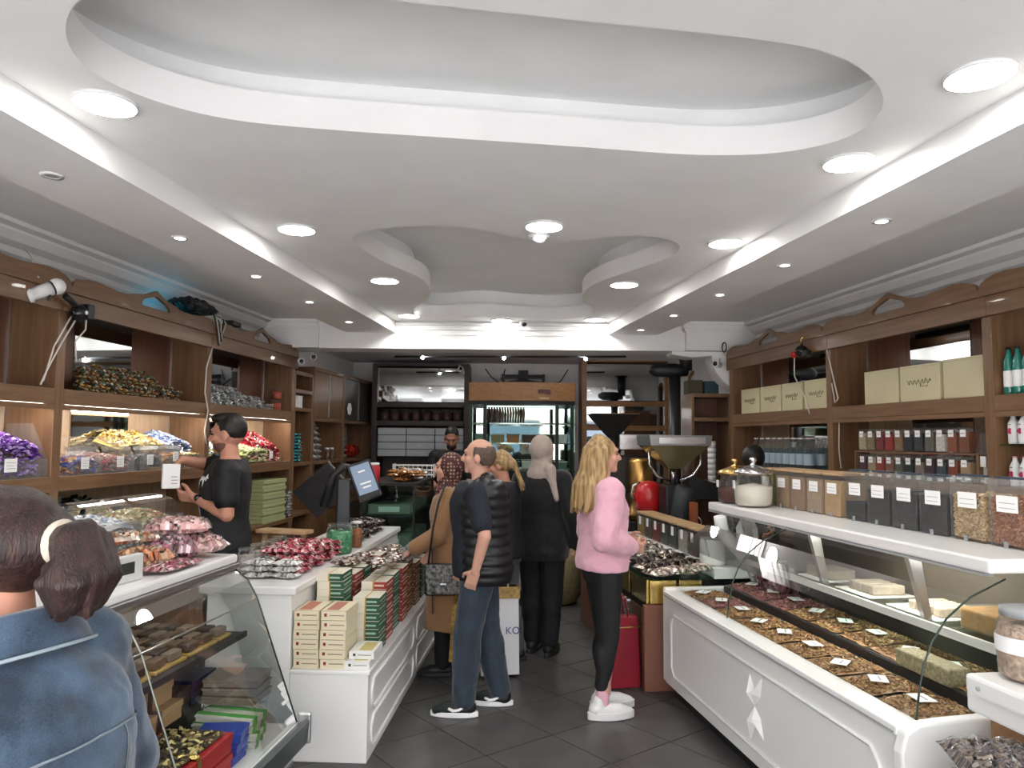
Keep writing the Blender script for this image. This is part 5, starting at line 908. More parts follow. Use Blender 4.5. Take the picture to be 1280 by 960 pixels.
# tv bracket, cables, rear pendant rail
t = thing('tv_bracket', 'empty black wall bracket for a screen above the fridge', 'bracket', (.16, 10.56, 2.50))
ob('plate', MB().box(-.07, -.03, -.13, .07, .055, .14), 'black', t); ob('upper_arm', MB().box(-.30, -.06, .02, .30, -.031, .075), 'black', t); ob('lower_arm', MB().prism([(-.30, -.08), (-.07, -.04), (.07, -.04), (.30, -.08), (.30, -.03), (.07, .0), (-.07, .0), (-.30, -.03)], 'y', -.06, -.031), 'black', t)
for s in (-1, 1): ob('end_plate', MB().box(s * .285 - .02, -.065, -.09, s * .285 + .02, -.0605, .08), 'dark_metal', t)
for i, pts in enumerate((((-.38, 2.66), (-.30, 2.55), (-.12, 2.42)), ((.80, 2.66), (.70, 2.5), (.55, 2.40)), ((-.1, 2.66), (-.12, 2.58), (-.16, 2.50)))):
    tag(ob('wall_cable', MB().tube([(q[0], 10.60, q[1]) for q in pts], .008, 6), 'dark_metal', None), ('loose dark cable on the wall between back cabinet and bracket', 'loose dark cable on the wall beside the orange cabinet', 'short dark cable rising from the bracket')[i], 'cable')
t = thing('light_rail', 'thin dark rail with tiny spots under the rear ceiling', 'light rail', (-.1, 9.1, 2.66)); ob('rail', MB().tube([(-1.35, 0, 0), (1.5, 0, .025)], .012, 8), 'dark_metal', t)
for x in (-1.0, 0.0, 1.0): ob('rod', MB().tube([(x, 0, 0), (x, 0, .08)], .006, 6), 'dark_metal', t); ob('spot', MB().ball((x, -.02, -.01), .02), mid('tiny_glow', 'ffffff', emit=(1, 1, 1), es=90), t)
# ================================================================ cameras, lamps and cables on the shelving
def cctv(label, loc, rz, tilt=0):
    t = thing('cctv_camera', label, 'camera', loc, rz); b = ob('housing', MB().lathe([(.026, -.07), (.032, -.06), (.034, .05), (.030, .06)], 16, m=Matrix.Rotation(R(90), 4, 'X')), 'white_plastic', t); ob('lens', MB().ball((0, -.055, 0), (.026, .012, .026)), 'black_gloss', t); ob('mount', MB().tube([(0, .03, .0), (0, .07, .02), (0, .09, .06)], .012, 8), 'white_plastic', t); b.rotation_euler.x = 0; return t
cctv('white bullet camera at the end of the left carved fascia', LF(.10, 7.55, 2.42), R(25)); cctv('white bullet camera at the end of the right carved fascia', RF(-.14, 7.46, 2.42), R(-35)); cctv('white bullet camera on the dark back cabinet', (-.70, 10.0, 2.60), R(10))
cctv('white bullet camera under the left end of the rear beam', (-2.05, 7.62, 2.48), R(20))
t = thing('bulb_camera', 'white bulb shaped camera on the left fascia beside a hanging clip', 'camera', LF(.06, 4.02, 2.44), R(45)); mt = Matrix.Rotation(R(62), 4, 'Y')
ob('socket', MB().lathe([(.035, -.10), (.042, -.095), (.042, -.075), (.033, -.07), (.036, -.03), (.038, .03)], 20, m=mt), 'white_plastic', t); ob('head', MB().ball(mt @ Vector((0, 0, .06)), .045, 18, 12), 'white_plastic', t); ob('ring', MB().lathe([(.039, .03), (.041, .035), (.039, .042)], 20, m=mt, cap=False), 'black', t); ob('lens_strip', MB().cbox(mt @ Vector((.036, -.01, .0)), (.012, .02, .05)), 'black', t)
tag(ob('camera_cable', MB().tube([LF(.05, 3.98, 2.50), LF(.0, 3.96, 2.54), LF(.01, 3.98, 2.60), LF(-.05, 4.0, 2.66)], .005, 6), 'cable_white', None), 'short white cable above the bulb camera', 'cable')
t = thing('clip_lamp', 'black clip lamp hanging at the joint of the left fascia', 'lamp', LF(.07, 4.28, 2.36), LA); ob('head', MB().ball((0, 0, 0), (.05, .045, .05), 14, 10), 'black_gloss', t); ob('clip', MB().box(-.02, .04, -.03, .03, .10, .06), 'black', t, bevel=.008); ob('arm', MB().tube([(0, -.01, .03), (0, -.08, .06), (0, -.12, .075)], .018, 8), 'black', t); ob('sticker', MB().ball((.048, .0, .0), (.006, .012, .012)), 'paper', t)
for i, pts in enumerate((((.05, 4.25, 2.34), (.02, 4.16, 2.15), (.015, 4.10, 1.95)), ((.06, 4.28, 2.33), (.02, 4.22, 2.18), (.02, 4.12, 2.02), (.015, 4.08, 1.93)), ((.06, 4.36, 2.36), (.03, 4.40, 2.28), (.02, 4.33, 2.20), (.02, 4.35, 2.08)))):
    tag(ob('hanging_cable', MB().tube([LF(*q) for q in pts], .005, 6), 'cable_white', None), ('long beige cable hanging straight from the black clip lamp', 'beige cable hanging bent from the black clip lamp', 'white curly cable before the mirror beside the clip lamp')[i], 'cable')
tag(ob('hanging_cable', MB().tube([LF(.02, 5.92, 2.36), LF(.015, 5.85, 2.2), LF(.015, 5.84, 2.0), LF(.015, 5.90, 1.86), LF(.015, 5.86, 1.7), LF(.012, 5.90, 1.6)], .006, 6), 'cable_white', None), 'beige cable running down the middle post of the left shelving', 'cable')
tag(link('black_bag', pillow_mesh(.18, .46, .12, pal('16201e', '202c2a', '0e1414'), (8, 12), .3, .8, 120), 'candy_matte', None, LF(-.02, 5.68, 2.585), LA), 'dark green black bag lying on the left carved crest', 'bag')
t = thing('cable_tangle', 'tangle of pale and dark cables spilling over the left crest', 'cable'
, LF(.0, 5.95, 2.5), LA)
for i in range(6): ob('cable', MB().tube([(-.02 + .01 * i, -.12 + .03 * i, .14), (.05, -.08 + .04 * i, .12 - .02 * (i % 3)), (.06, -.04 + .02 * i, .0), (.055, .02 * (i % 4), -.12 + .02 * i)], .006, 6), 'cable_white' if i % 2 else 'black', t)
tag(ob('adapter', MB().box(-.04, -.09, 0, .05, .09, .04), 'black', None, LF(-.04, 6.35, 2.60), LA + .1, .006), 'black power adapter lying on the far left crest', 'adapter')
tag(ob('hanging_cable', MB().tube([RF(-.02, 5.72, 2.36), RF(-.012, 5.66, 2.15), RF(-.012, 5.60, 1.98), RF(-.012, 5.64, 1.95), RF(-.012, 5.68, 2.1)], .005, 6), 'cable_white', None), 'beige cable loop hanging at the post between the cream cartons', 'cable')
tag(ob('hanging_cable', MB().tube([RF(-.02, 6.2, 2.36), RF(-.012, 6.22, 2.2), RF(-.012, 6.05, 2.0), RF(-.012, 6.0, 1.88)], .005, 6), 'cable_white', None), 'pale cable hanging in front of the small cream cartons', 'cable')
tag(ob('hanging_cable', MB().tube([RF(.01, 5.63, 1.80), RF(.01, 5.64, 1.6), RF(.01, 5.62, 1.46)], .004, 6), 'cable_white', None), 'pale cable hanging beside the spice jars', 'cable')
t = thing('clip_lamp', 'black clip lamp with red cap at the right fascia', 'lamp', RF(-.07, 6.0, 2.38), RA); ob('head', MB().ball((0, 0, 0), (.05, .05, .05), 14, 10), 'black_gloss', t); ob('cap', MB().ball((-.03, .06, -.02), (.03, .03, .03)), 'bright_red', t); ob('arm', MB().box(-.02, -.10, -.05, .03, .0, .0), 'black', t, bevel=.01); ob('clip', MB().tube([(0, 0, .03), (-.01, -.03, .10), (.0, -.04, .12)], .012, 6), 'brass', t)
tag(ob('loop_cable', MB().tube([RF(-.10, 7.38 + .05 * math.cos(i * .7), 2.58 + .05 * math.sin(i * .7)) for i in range(10)], .006, 6), 'black', None), 'small black cable loop above the end of the right crest', 'cable')
t = thing('added_cyan_lamp', 'added small box tinting the ceiling cyan from behind the left crest', 'device', LF(-.16, 5.55, 2.466), LA); ob('housing', MB().box(-.06, -.09, 0, .06, .09, .035), 'black', t, bevel=.004); ob('cyan_light', MB().box(-.045, -.075, .036, .045, .075, .039), mid('cyan_glow', '30c0e0', emit=rgb('28b8e0'), es=4.5), t)  # hidden box added to throw the cyan patch onto the ceiling
# ================================================================ bags on the floor
def shopbag(label, loc, rz, w, d, h, m, extra=None):
    t = thing('shopping_bag', label, 'bag', loc, rz); ob('bag_body', frust(0, 0, 0.002, h, w / 2, d / 2, w / 2 * .96, d / 2 * .6), m, t, bevel=.006)
    for y in (-1, 1): ob('handle', MB().tube([(-w * .2, y * d * .28, h), (-w * .17, y * d * .2, h + .12), (0, y * d * .15, h + .16), (w * .17, y * d * .2, h + .12), (w * .2, y * d * .28, h)], .006, 6), m, t)
    if extra: extra(t)
    return t
mid('white_bag', 'cfd0d4', .45); mid('gold_print', '9a7a30', .4, var=.5, scale=40); mid('crimson', '8a1f2e', .4, var=.1, scale=6)
def e1(t): ob('printed_band', frust(0, 0, .52, .60, .138, .052, .136, .045), 'gold_print', t); text('print', 'KO', .07, mid('blue_ink', '3a3f8a', .5), t, (.085, -.062, .30), (R(87), 0, 0))
shopbag('white shopping bag with gold printed top held beside the jeans', (-.075, 5.36, .02), R(10), .27, .14, .60, 'white_bag', e1)
shopbag('gold patterned narrow bag hanging between coat and jeans', (-.345, 5.18, .16), R(80), .18, .10, .38, 'gold_print')
def e2(t): ob('gold_line', MB().box(.135, -.08, .03, .139, -.074, .40), 'gold_foil', t); ob('gold_line', MB().box(-.13, -.092, .40, .13, -.088, .408), 'gold_foil', t)
shopbag('dark red shopping bag with gold lines beside the counter', (.735, 5.18, .0), R(15), .27, .16, .46, 'crimson', e2)
for i, (x, y, h) in enumerate(((.50, 7.72, .58), (.62, 8.15, .55))):
    t = thing('burlap_sack', 'full beige burlap sack %s' % ('standing in the aisle beside the black coat', 'leaning behind the first burlap sack'), 'sack', (x, y, 0), .3 * i) if False else thing('burlap_sack', 'full beige burlap sack ' + ('standing in the aisle end', 'leaning behind the other burlap sack')[i], 'sack', (x, y, 0), .3 * i)
    ob('sack_body', MB().lathe([(.12, 0), (.18, .03), (.205, h * .3), (.20, h * .65), (.15, h * .88), (.06, h * .96)], 18), mid('burlap', '8a7a58', .9, var=.2, scale=30, bump=.5, bscale=120), t); ob('tied_neck', MB().lathe([(.05, h * .96), (.03, h * .98), (.07, h * 1.06), (.001, h * 1.05)], 14), 'burlap', t)
tag(link('grey_sack', pillow_mesh(.36, .24, .5, pal('6a6c70', '84868a', '585a5e'), (10, 8), .15, .9, 140), 'candy_matte', None, (.12, 7.2, .0), .4), 'plump grey plastic sack on the floor beside the black trousers', 'sack')
# ================================================================ people
def cap(mb, p0, r0, p1, r1, n=12, fl=None):
    p0, p1 = Vector(p0), Vector(p1); d = (p1 - p0); L = d.length; d = d.normalized() if L > 1e-6 else Vector((0, 0, 1)); pts = []; rs = []
    for i in range(5): a = PI / 2 * i / 4; pts.append(p0 - d * r0 * math.cos(a)); rs.append(max(r0 * math.sin(a), 1e-4))
    for i in range(5): a = PI / 2 * (4 - i) / 4; pts.append(p1 + d * r1 * math.cos(a)); rs.append(max(r1 * math.sin(a), 1e-4))
    mb.tube(pts, rs, n); return mb
def loft(mb, rings, n=24):
    vs = []; fs = []; k = len(rings)
    for (cx, cy, z, rx, ry) in rings:
        for i in range(n): a = 2 * PI * i / n; vs.append((cx + rx * math.copysign(abs(math.cos(a)) ** .85, math.cos(a)), cy + ry * math.copysign(abs(math.sin(a)) ** .85, math.sin(a)), z))
    for j in range(k - 1):
        for i in range(n): fs.append((j * n + i, j * n + (i + 1) % n, (j + 1) * n + (i + 1) % n, (j + 1) * n + i))
    fs += [tuple(range(n))[::-1], tuple((k - 1) * n + i for i in range(n))]; mb.add(vs, fs); return mb
def remesh(mb, name, vox=.008, it=6, noise=0., nscale=.12):
    me = mb.mesh('tmp'); o = bpy.data.objects.new('tmp', me); COL.objects.link(o)
    m = o.modifiers.new('r', 'REMESH'); m.mode = 'VOXEL'; m.voxel_size = vox; m.use_smooth_shade = True
    s = o.modifiers.new('s', 'SMOOTH'); s.factor = .5; s.iterations = it
    if noise:
        tx = bpy.data.textures.new('folds', 'CLOUDS'); tx.noise_scale = nscale; tx.noise_depth = 3; d = o.modifiers.new('d', 'DISPLACE'); d.texture = tx; d.strength = noise; d.mid_level = .5; d.texture_coords = 'LOCAL'
    me2 = bpy.data.meshes.new_from_object(o.evaluated_get(bpy.context.evaluated_depsgraph_get())); bpy.data.objects.remove(o); me2.name = name; me2.materials.clear()
    me2.polygons.foreach_set('use_smooth', [True] * len(me2.polygons)); return me2
mat('skin', rgb('c08a74'), .5, var=.06, scale=14, spec=.3); mat('skin_tan', rgb('a87660'), .5, var=.06, scale=14, spec=.3); mat('skin_pale', rgb('c89a86'), .5, var=.06, scale=14, spec=.3)
TORSO = [(.80, .150, .105, -.01), (.88, .172, .118, -.01), (.96, .165, .116, -.005), (1.08, .143, .102, 0), (1.20, .150, .112, .006), (1.30, .166, .116, .006), (1.37, .165, .096, -.004), (1.42, .115, .072, -.014), (1.45, .06, .055, -.015)]
def tr(e, z0, z1, ey=None, wst=0., sh=0.):
    ey = e if ey is None else ey; out = []
    zs = [z0] + [t[0] for t in TORSO if z0 < t[0] < z1] + [z1]
    for z in zs:
        for a, b in zip(TORSO, TORSO[1:]):
            if a[0] <= z <= b[0]:
                f = (z - a[0]) / (b[0] - a[0]); q = [a[i] + (b[i] - a[i]) * f for i in range(4)]; w = wst * math.exp(-((z - 1.08) / .12) ** 2); out.append((0, q[3] + sh, z, q[1] + e + w, q[2] + ey + w)); break
    return out
class Person:
    def __init__(s, label, loc, rz, H, skin='skin', lean=0., yaw=0., pitch=0., feet=None, arms=None, fem=False, hands=True, belly=0.):
        s.k = H / 1.70; s.root = thing('person', label, 'person', loc, rz); s.lean = lean; s.yaw = yaw; s.pitch = pitch; s.fem = fem
        s.feet = feet or {-1: (-.095, 0), 1: (.095, 0)}; sw = .165 if fem else .185
        s.arms = {}
        for sd in (-1, 1):
            e, w = (arms or {}).get(sd, ((sd * .23, -.03, 1.10), (sd * .22, .05, .86))); s.arms[sd] = (Vector((sd * sw, -.01, 1.365)), Vector(e), Vector(w))
        s.HM = Matrix.Translation((0, 0, 1.50)) @ Matrix.Rotation(yaw, 4, 'Z') @ Matrix.Rotation(pitch, 4, 'X') @ Matrix.Translation((0, 0, -1.50))
        s.skin = skin; s.hd = {}
    def fin(s, mb):   # lean the upper body, scale to height
        mb.v = [((x) * s.k, (y + s.lean * max(0, z - .88)) * s.k, z * s.k) for x, y, z in mb.v]; return mb
    def part(s, name, mb, m, vox=.009, it=5, noise=0., nscale=.12, par=None): return link(name, remesh(s.fin(mb), name, vox, it, noise, nscale), m, par or s.root)
    def raw(s, name, mb, m, par=None): return ob(name, s.fin(mb), m, par or s.root)
    def hball(s, mb, c, r, m=None): return mb.ball(tuple(s.HM @ Vector(c)), r, 14, 10, None, s.HM.to_3x3().to_4x4())
    def leg(s, sd):
        fx, fy = s.feet[sd]; hip = Vector((sd * .088, -.005, .86)); ank = Vector((fx, fy - .02, .09)); kn = (hip + ank) / 2 + Vector((sd * .004, .025, .01)); return hip, kn, ank
    def body(s, curl=.5, hdir=None, hn=None):
        mb = MB(); loft(mb, tr(0, .80, 1.45)); cap(mb, (0, -.018, 1.40), .058, tuple(s.HM @ Vector((0, -.005, 1.52))), .052)
        hb = s.hball; hb(mb, (0, -.012, 1.605), (.076, .096, .096)); hb(mb, (0, .022, 1.55), (.060, .070, .078)); hb(mb, (0, .068, 1.495), (.026, .022, .020)); hb(mb, (0, .075, 1.617), (.050, .020, .014)); hb(mb, (0, .078, 1.524), (.022, .012, .006)); hb(mb, (0, .076, 1.513), (.019, .012, .006))
        cap(mb, s.HM @ Vector((0, .085, 1.60)), .009, s.HM @ Vector((0, .108, 1.562)), .013); hb(mb, (-.012, .096, 1.556), .010); hb(mb, (.012, .096, 1.556), .010)
        for sd in (-1, 1):
            hb(mb, (sd * .045, .052, 1.562), (.022, .028, .024)); hb(mb, (sd * .078, -.008, 1.575), (.011, .022, .033))
            h, kn, a = s.leg(sd); cap(mb, h, .085, kn, .056); cap(mb, kn, .054, a, .037); mid_ = kn.lerp(a, .32); mb.ball((mid_.x, mid_.y - .022, mid_.z), (.048, .052, .10)); cap(mb, (a.x, a.y - .03, .045), .036, (a.x + sd * .01, a.y + .14, .032), .026)
            S, E, W = s.arms[sd]; cap(mb, S, .054, E, .041); cap(mb, E, .041, W, .027); cap(mb, (S.x * .6, S.y, S.z + .005), .05, S, .054)
            s.hand(mb, sd, W, (hdir or {}).get(sd, (W - E).normalized()), (hn or {}).get(sd, Vector((-sd, 0, 0))), curl)
        o = s.part('body', mb, s.skin, .0066, 3)
        e = MB()
        for sd in (-1, 1):
            q = ob('eye', s.fin(s.hball(MB(), (sd * .030, .0815, 1.590), (.011, .005, .0045))), mid('eye_dark', '1a1210', .2), o)
        return o
    def hand(s, mb, sd, W, d, n, curl):
        d = Vector(d).normalized(); n = Vector(n); n = (n - d * n.dot(d)).normalized(); side = d.cross(n)
        if side.y * 1 + side.z * .5 < 0: side = -side       # thumb side faces forward / up
        for t in (-.026, -.009, .009, .026): cap(mb, W + d * .012 + side * t * .8, .015, W + d * .082 + side * t, .0125, 8)
        for i, (t, L) in enumerate(((.029, .070), (.0098, .080), (-.0098, .074), (-.029, .058))):
            b = W + d * .088 + side * t; c1, c2 = curl * .9, curl * 1.8; q1 = b + (d * math.cos(c1) + n * math.sin(c1)) * L * .52 + side * t * .12; q2 = q1 + (d * math.cos(c2) + n * math.sin(c2)) * L * .5
            cap(mb, b, .0098, q1, .0090, 8); cap(mb, q1, .0090, q2, .0078, 8)
        b = W + d * .026 + side * .034; q1 = b + (d * .62 + side * .62 + n * .35).normalized() * .042; q2 = q1 + (d * .85 + side * .1 + n * .45).normalized() * .034; cap(mb, b, .014, q1, .0115, 8); cap(mb, q1, .0115, q2, .0092, 8)
    def sleeves(s, mb, e, frac, both=True):
        for sd in (-1, 1):
            S, E, W = s.arms[sd]; cap(mb, (S.x * .55, S.y, S.z + .0), .058 + e * .8, S, .056 + e)
            if frac <= 1: cap(mb, S, .055 + e, S.lerp(E, frac), .050 + e)
            else: cap(mb, S, .055 + e, E, .044 + e); cap(mb, E, .044 + e, E.lerp(W, frac - 1), .032 + e)
    def trousers(s, name, m, e=.014, ankle=.02, top=.98, par=None, noise=.012, kneee=None, vox=.009, low=.08):
        mb = MB(); loft(mb, tr(e * .9, .80, top))
        for sd in (-1, 1):
            h, kn, a = s.leg(sd); cap(mb, h, .088 + e, kn, .060 + (kneee or e)); b = Vector((a.x, a.y, low + .03)); cap(mb, kn, .060 + (kneee or e), b, .040 + ankle); mm = kn.lerp(a, .32); mb.ball((mm.x, mm.y - .022, mm.z), (.050 + e, .055 + e, .12))
        return s.part(name, mb, m, vox, 4, noise, .10)
    def shoes(s, m, sole, e=.012, mark=None, chunky=0.):
        for sd in (-1, 1):
            h, kn, a = s.leg(sd); mb = MB(); x, y = a.x, a.y
            cap(mb, (x, y - .035, .055), .040 + e * .5, (x + sd * .008, y + .10, .045), .036 + e * .5); cap(mb, (x + sd * .008, y + .10, .045), .036 + e * .5, (x + sd * .01, y + .165, .035), .024 + e * .4); cap(mb, (x, y - .02, .06), .042 + e * .4, (x, y - .015, .105), .040 + e * .2)
            sh = s.part('shoe', mb, m, .006, 3); mb2 = MB(); n = 24; out = []
            for i in range(n):
                t_ = 2 * PI * i / n; yy = y + .055 + .150 * math.sin(t_); wd = (.048 + chunky) * (1 - .12 * math.sin(t_) ** 2); out.append((x + sd * .004 + wd * math.cos(t_), yy))
            mb2.prism(out, 'z', .002, .034 + chunky); ob('sole', s.fin(mb2), sole, sh, bevel=.005)
            if mark:
                for q in (-1, 1):
                    pts = [(x + q * (.050 + e * .4), y + .085 - .0, .062), (x + q * (.055 + e * .4), y + .055, .048), (x + q * (.053 + e * .4), y + .02, .055), (x + q * (.05 + e * .4), y - .035, .088)]; ob('side_mark', s.fin(MB().tube(pts, [.008, .011, .009, .004], 6)), mark, sh)
def conform(o, target, off=.002):
    me = o.data
    for v in me.vertices:
        ok, p, n, i = target.closest_point_on_mesh(v.co)
        if ok: d = (v.co - p).length; v.co = p + n * (off + .002 * (v.index % 2))
# ---- 1 bald man in quilted vest
mat('denim_dark', rgb('22303e'), .75, var=.25, scale=12, bump=.15, bscale=200, sheen=.2); mat('navy_tee', rgb('161b26'), .8, var=.1, scale=20); mat('vest_black', rgb('14161a'), .42, var=.15, scale=25); mat('hair_dark', rgb('241c18'), .5, var=.3, scale=40, stretch=(1, 1, .2)); mat('hair_grey', rgb('5a4a42'), .7, var=.3, scale=60)
p = Person('bald man in black quilted vest and blue jeans', (-.19, 4.68, 0), R(86), 1.655, 'skin_pale', .03, R(-6), R(4), {-1: (-.10, .10), 1: (.11, -.10)}, {-1: ((-.275, -.065, 1.115), (-.235, .0, .90)), 1: ((.24, 0, 1.10), (.20, .10, .90))})
p.body(.5, {-1: Vector((.25, .35, -.9))}, {-1: Vector((1, -.2, .2))})
mb = MB(); loft(mb, [(0, y + .02, z, rx, ry) for (_, y, z, rx, ry) in tr(.02, .84, 1.43, .045)]); p.sleeves(mb, .018, .72); tee = p.part('tee_shirt', mb, 'navy_tee', .009, 4, .012)
mb = MB(); base = tr(.05, .80, 1.44, .05); rings = []
N = 44
for i in range(N + 1):
    z = .80 + .64 * i / N; q = min(base, key=lambda b: abs(b[2] - z)); 
    for a, b in zip(base, base[1:]):
        if a[2] <= z <= b[2]: f = (z - a[2]) / (b[2] - a[2]); q = [a[t_] + (b[t_] - a[t_]) * f for t_ in range(5)]
    pf = .011 * abs(math.sin(PI * (z - .80) / .058)); rings.append((0, q[1] - .03, z, q[3] + pf - .006, q[4] + pf))
loft(mb, rings, 36); 
for sd in (-1, 1): cap(mb, (sd * .11, -.035, 1.405), .062, (sd * .165, -.03, 1.355), .066)
cap(mb, (-.05, -.06, 1.44), .05, (.05, -.06, 1.44), .05); p.part('quilted_vest', mb, 'vest_black', .0075, 1)
p.trousers('jeans', 'denim_dark', .022, .038, .92, noise=.018, kneee=.030); p.shoes(mid('shoe_black', '141a1c', .5), 'white_plastic', .014, 'white_plastic')
mb = MB().ball((0, -.012, 1.605), (.0795, .0995, .0985), 40, 28); keep = []
for f_ in mb.f:
    cx, cy, cz = [sum(mb.v[i][q] for i in f_) / len(f_) for q in range(3)]
    keep.append(cz < 1.648 + .25 * max(0, -cy - .04) and cz > 1.535 and cy < .022 - max(0, 1.60 - cz) * .9)
mb.f = [f_ for f_, q in zip(mb.f, keep) if q]; mb.c = [None] * len(mb.f); mb.sm = [True] * len(mb.f); mb.v = [tuple(p.HM @ Vector(v)) for v in mb.v]; o = p.raw('hair_fringe', mb, 'hair_grey'); s_ = o.modifiers.new('thick', 'SOLIDIFY'); s_.thickness = .005; s_.offset = 0
# ---- 2 woman in pink sweatshirt
mat('pink_fleece', rgb('d9a5b6'), .9, var=.05, scale=10, sheen=.3); mat('black_knit', rgb('101114'), .7); mat('blond', rgb('b89a6a'), .45, col2=rgb('7a5f3c'), scale=9, stretch=(6, 6, .5), bump=.4, bscale=40); mid('pink_sock', 'd8a8b8', .9); mid('sneaker_white', 'd4d4d4', .5)
p = Person('woman with long blond hair in pink sweatshirt and black leggings', (.575, 4.66, 0), R(-78), 1.675, 'skin_pale', .0, R(-2), 0, {-1: (-.08, .05), 1: (.085, -.02)}, {1: ((.255, -.085, 1.09), (.13, .15, 1.03)), -1: ((-.23, -.03, 1.08), (-.08, .18, 1.04))}, True)
p.body(.6)
mb = MB(); loft(mb, [(0, -.01, .88, .20, .155), (0, -.01, .92, .205, .16), (0, -.005, 1.0, .195, .152), (0, 0, 1.12, .182, .142), (0, .005, 1.25, .182, .142), (0, 0, 1.35, .175, .115), (0, -.01, 1.41, .12, .085), (0, -.012, 1.45, .07, .065)]); p.sleeves(mb, .036, 1.8); S, E, W = p.arms[1]; cap(mb, E.lerp(W, .45), .078, E.lerp(W, .55), .076); p.part('sweatshirt', mb, 'pink_fleece', .010, 6, .028, .11)
p.trousers('leggings', 'black_knit', .006, .006, .93, noise=.0, low=.16)
for sd in (-1, 1):
    h, kn, a = p.leg(sd); mb = MB(); cap(mb, (a.x, a.y, .09), .044, (a.x, a.y + .002, .16), .043); p.part('sock', mb, 'pink_sock', .008, 2)
p.shoes('sneaker_white', 'sneaker_white', .018, None, .012)
mb = MB(); rnd = random.Random(3); p.hball(mb, (0, -.022, 1.612), (.086, .096, .098))
for i in range(46):
    a = R(178 + 184 * i / 45 + rnd.uniform(-4, 4)); sx, sy = math.cos(a), math.sin(a); r1 = .092; ln = rnd.uniform(1.22, 1.29) if sy < -.2 else rnd.uniform(1.25, 1.33)
    P0 = Vector((sx * .03, -.02 + sy * .03, 1.705)); P1 = Vector((sx * r1, -.015 + sy * .104, 1.62)); P2 = Vector((sx * (r1 + .012), -.03 + sy * .115, 1.48)); P3 = Vector((sx * (r1 + .03), -.055 + sy * .13, 1.40)); P4 = Vector((sx * (r1 + .02) + rnd.uniform(-.02, .02), -.085 + sy * .11 + rnd.uniform(-.02, .02), ln))
    for A, B, ra, rb in ((P0, P1, .014, .018), (P1, P2, .018, .020), (P2, P3, .020, .019), (P3, P4, .019, .007)): cap(mb, A, ra, B, rb, 7)
p.part('long_hair', mb, 'blond', .0065, 2)
# ---- 3 woman in black coat with grey headscarf
mat('black_coat', rgb('0c0d10'), .85, sheen=.2); mat('scarf_grey', rgb('a89a92'), .8, var=.06, scale=20); mat('black_trouser', rgb('0f1012'), .8)
p = Person('woman in long black coat and pale grey headscarf', (.245, 5.95, 0), R(-22), 1.665, 'skin', .02, R(-8), 0, {-1: (-.075, .03), 1: (.085, -.03)}, {1: ((.275, -.04, 1.09), (.275, .06, .87)), -1: ((-.26, -.02, 1.09), (-.22, .12, .95))}, True)
p.body(.9)
mb = MB(); loft(mb, [(0, -.01, .74, .215, .17), (0, -.01, .80, .225, .175), (0, -.01, .95, .215, .165), (0, 0, 1.10, .20, .15), (0, .0, 1.25, .205, .155), (0, -.005, 1.34, .20, .13), (0, -.01, 1.40, .15, .10), (0, -.012, 1.45, .08, .075)]); p.sleeves(mb, .038, 1.95); p.part('coat', mb, 'black_coat', .010, 6, .02)
p.trousers('trousers', 'black_trouser', .03, .035, .93, noise=.015, kneee=.03); p.shoes('shoe_black', mid('sole_dark', '2a2a2c', .6), .010)
mb = MB(); p.hball(mb, (0, -.022, 1.615), (.098, .106, .118)); p.hball(mb, (0, -.01, 1.535), (.092, .088, .09)); loft(mb, [(0, -.02, 1.37, .13, .10), (0, -.02, 1.42, .125, .105), (0, -.015, 1.48, .09, .09), (0, -.01, 1.54, .07, .08)]); cap(mb, (.09, -.08, 1.45), .05, (.16, -.11, 1.22), .022); p.part('headscarf', mb, 'scarf_grey', .008, 5, .010, .07)
# ---- 4 woman in tan coat with patterned headscarf
mat('tan_coat', rgb('8e6a48'), .8, var=.05, scale=8, sheen=.2)
def scarf_mat():
    m = mat('scarf_pattern', rgb('4a2426'), .7); nt = m.node_tree; b = nt.nodes['Principled BSDF']; vo = nn(nt, 'ShaderNodeTexVoronoi'); vo.inputs['Scale'].default_value = 42; vo.inputs['Randomness'].default_value = .25
    tc = nn(nt, 'ShaderNodeTexCoord'); cr = nn(nt, 'ShaderNodeValToRGB'); nt.links.new(tc.outputs['Object'], vo.inputs[0]); nt.links.new(vo.outputs['Distance'], cr.inputs[0]); cr.color_ramp.elements[0].color = (*rgb('a08a74'), 1); cr.color_ramp.elements[1].color = (*rgb('4a2426'), 1); cr.color_ramp.elements[0].position = .22; cr.color_ramp.elements[1].position = .42; cr.color_ramp.interpolation = 'CONSTANT'; cr.color_ramp.elements[0].position = 0.0; cr.color_ramp.elements[1].position = .34; nt.links.new(cr.outputs[0], b.inputs['Base Color'])
scarf_mat()
p = Person('woman in tan coat and dark red patterned headscarf', (-.43, 5.42, 0), R(92), 1.545, 'skin_pale', .05, R(-4), R(3), {-1: (-.08, .06), 1: (.085, -.06)}, {-1: ((-.23, .075, 1.09), (-.19, .285, .975)), 1: ((.23, .0, 1.10), (.18, .14, .92))}, True)
p.body(.5, {-1: Vector((.05, .75, -.65))}, {-1: Vector((.1, -.6, -.7))})
mb = MB(); loft(mb, [(0, -.0, .36, .235, .21), (0, -.0, .50, .225, .20), (0, -.01, .72, .215, .18), (0, -.01, .90, .208, .165), (0, 0, 1.08, .185, .142), (0, .005, 1.25, .19, .15), (0, 0, 1.35, .185, .125), (0, -.01, 1.41, .12, .085), (0, -.012, 1.45, .07, .065)]); p.sleeves(mb, .030, 1.88); coat = p.part('coat', mb, 'tan_coat', .010, 6, .016, .13)
p.trousers('trousers', 'black_trouser', .02, .03, .93, noise=.01); p.shoes('shoe_black', 'sole_dark', .012)
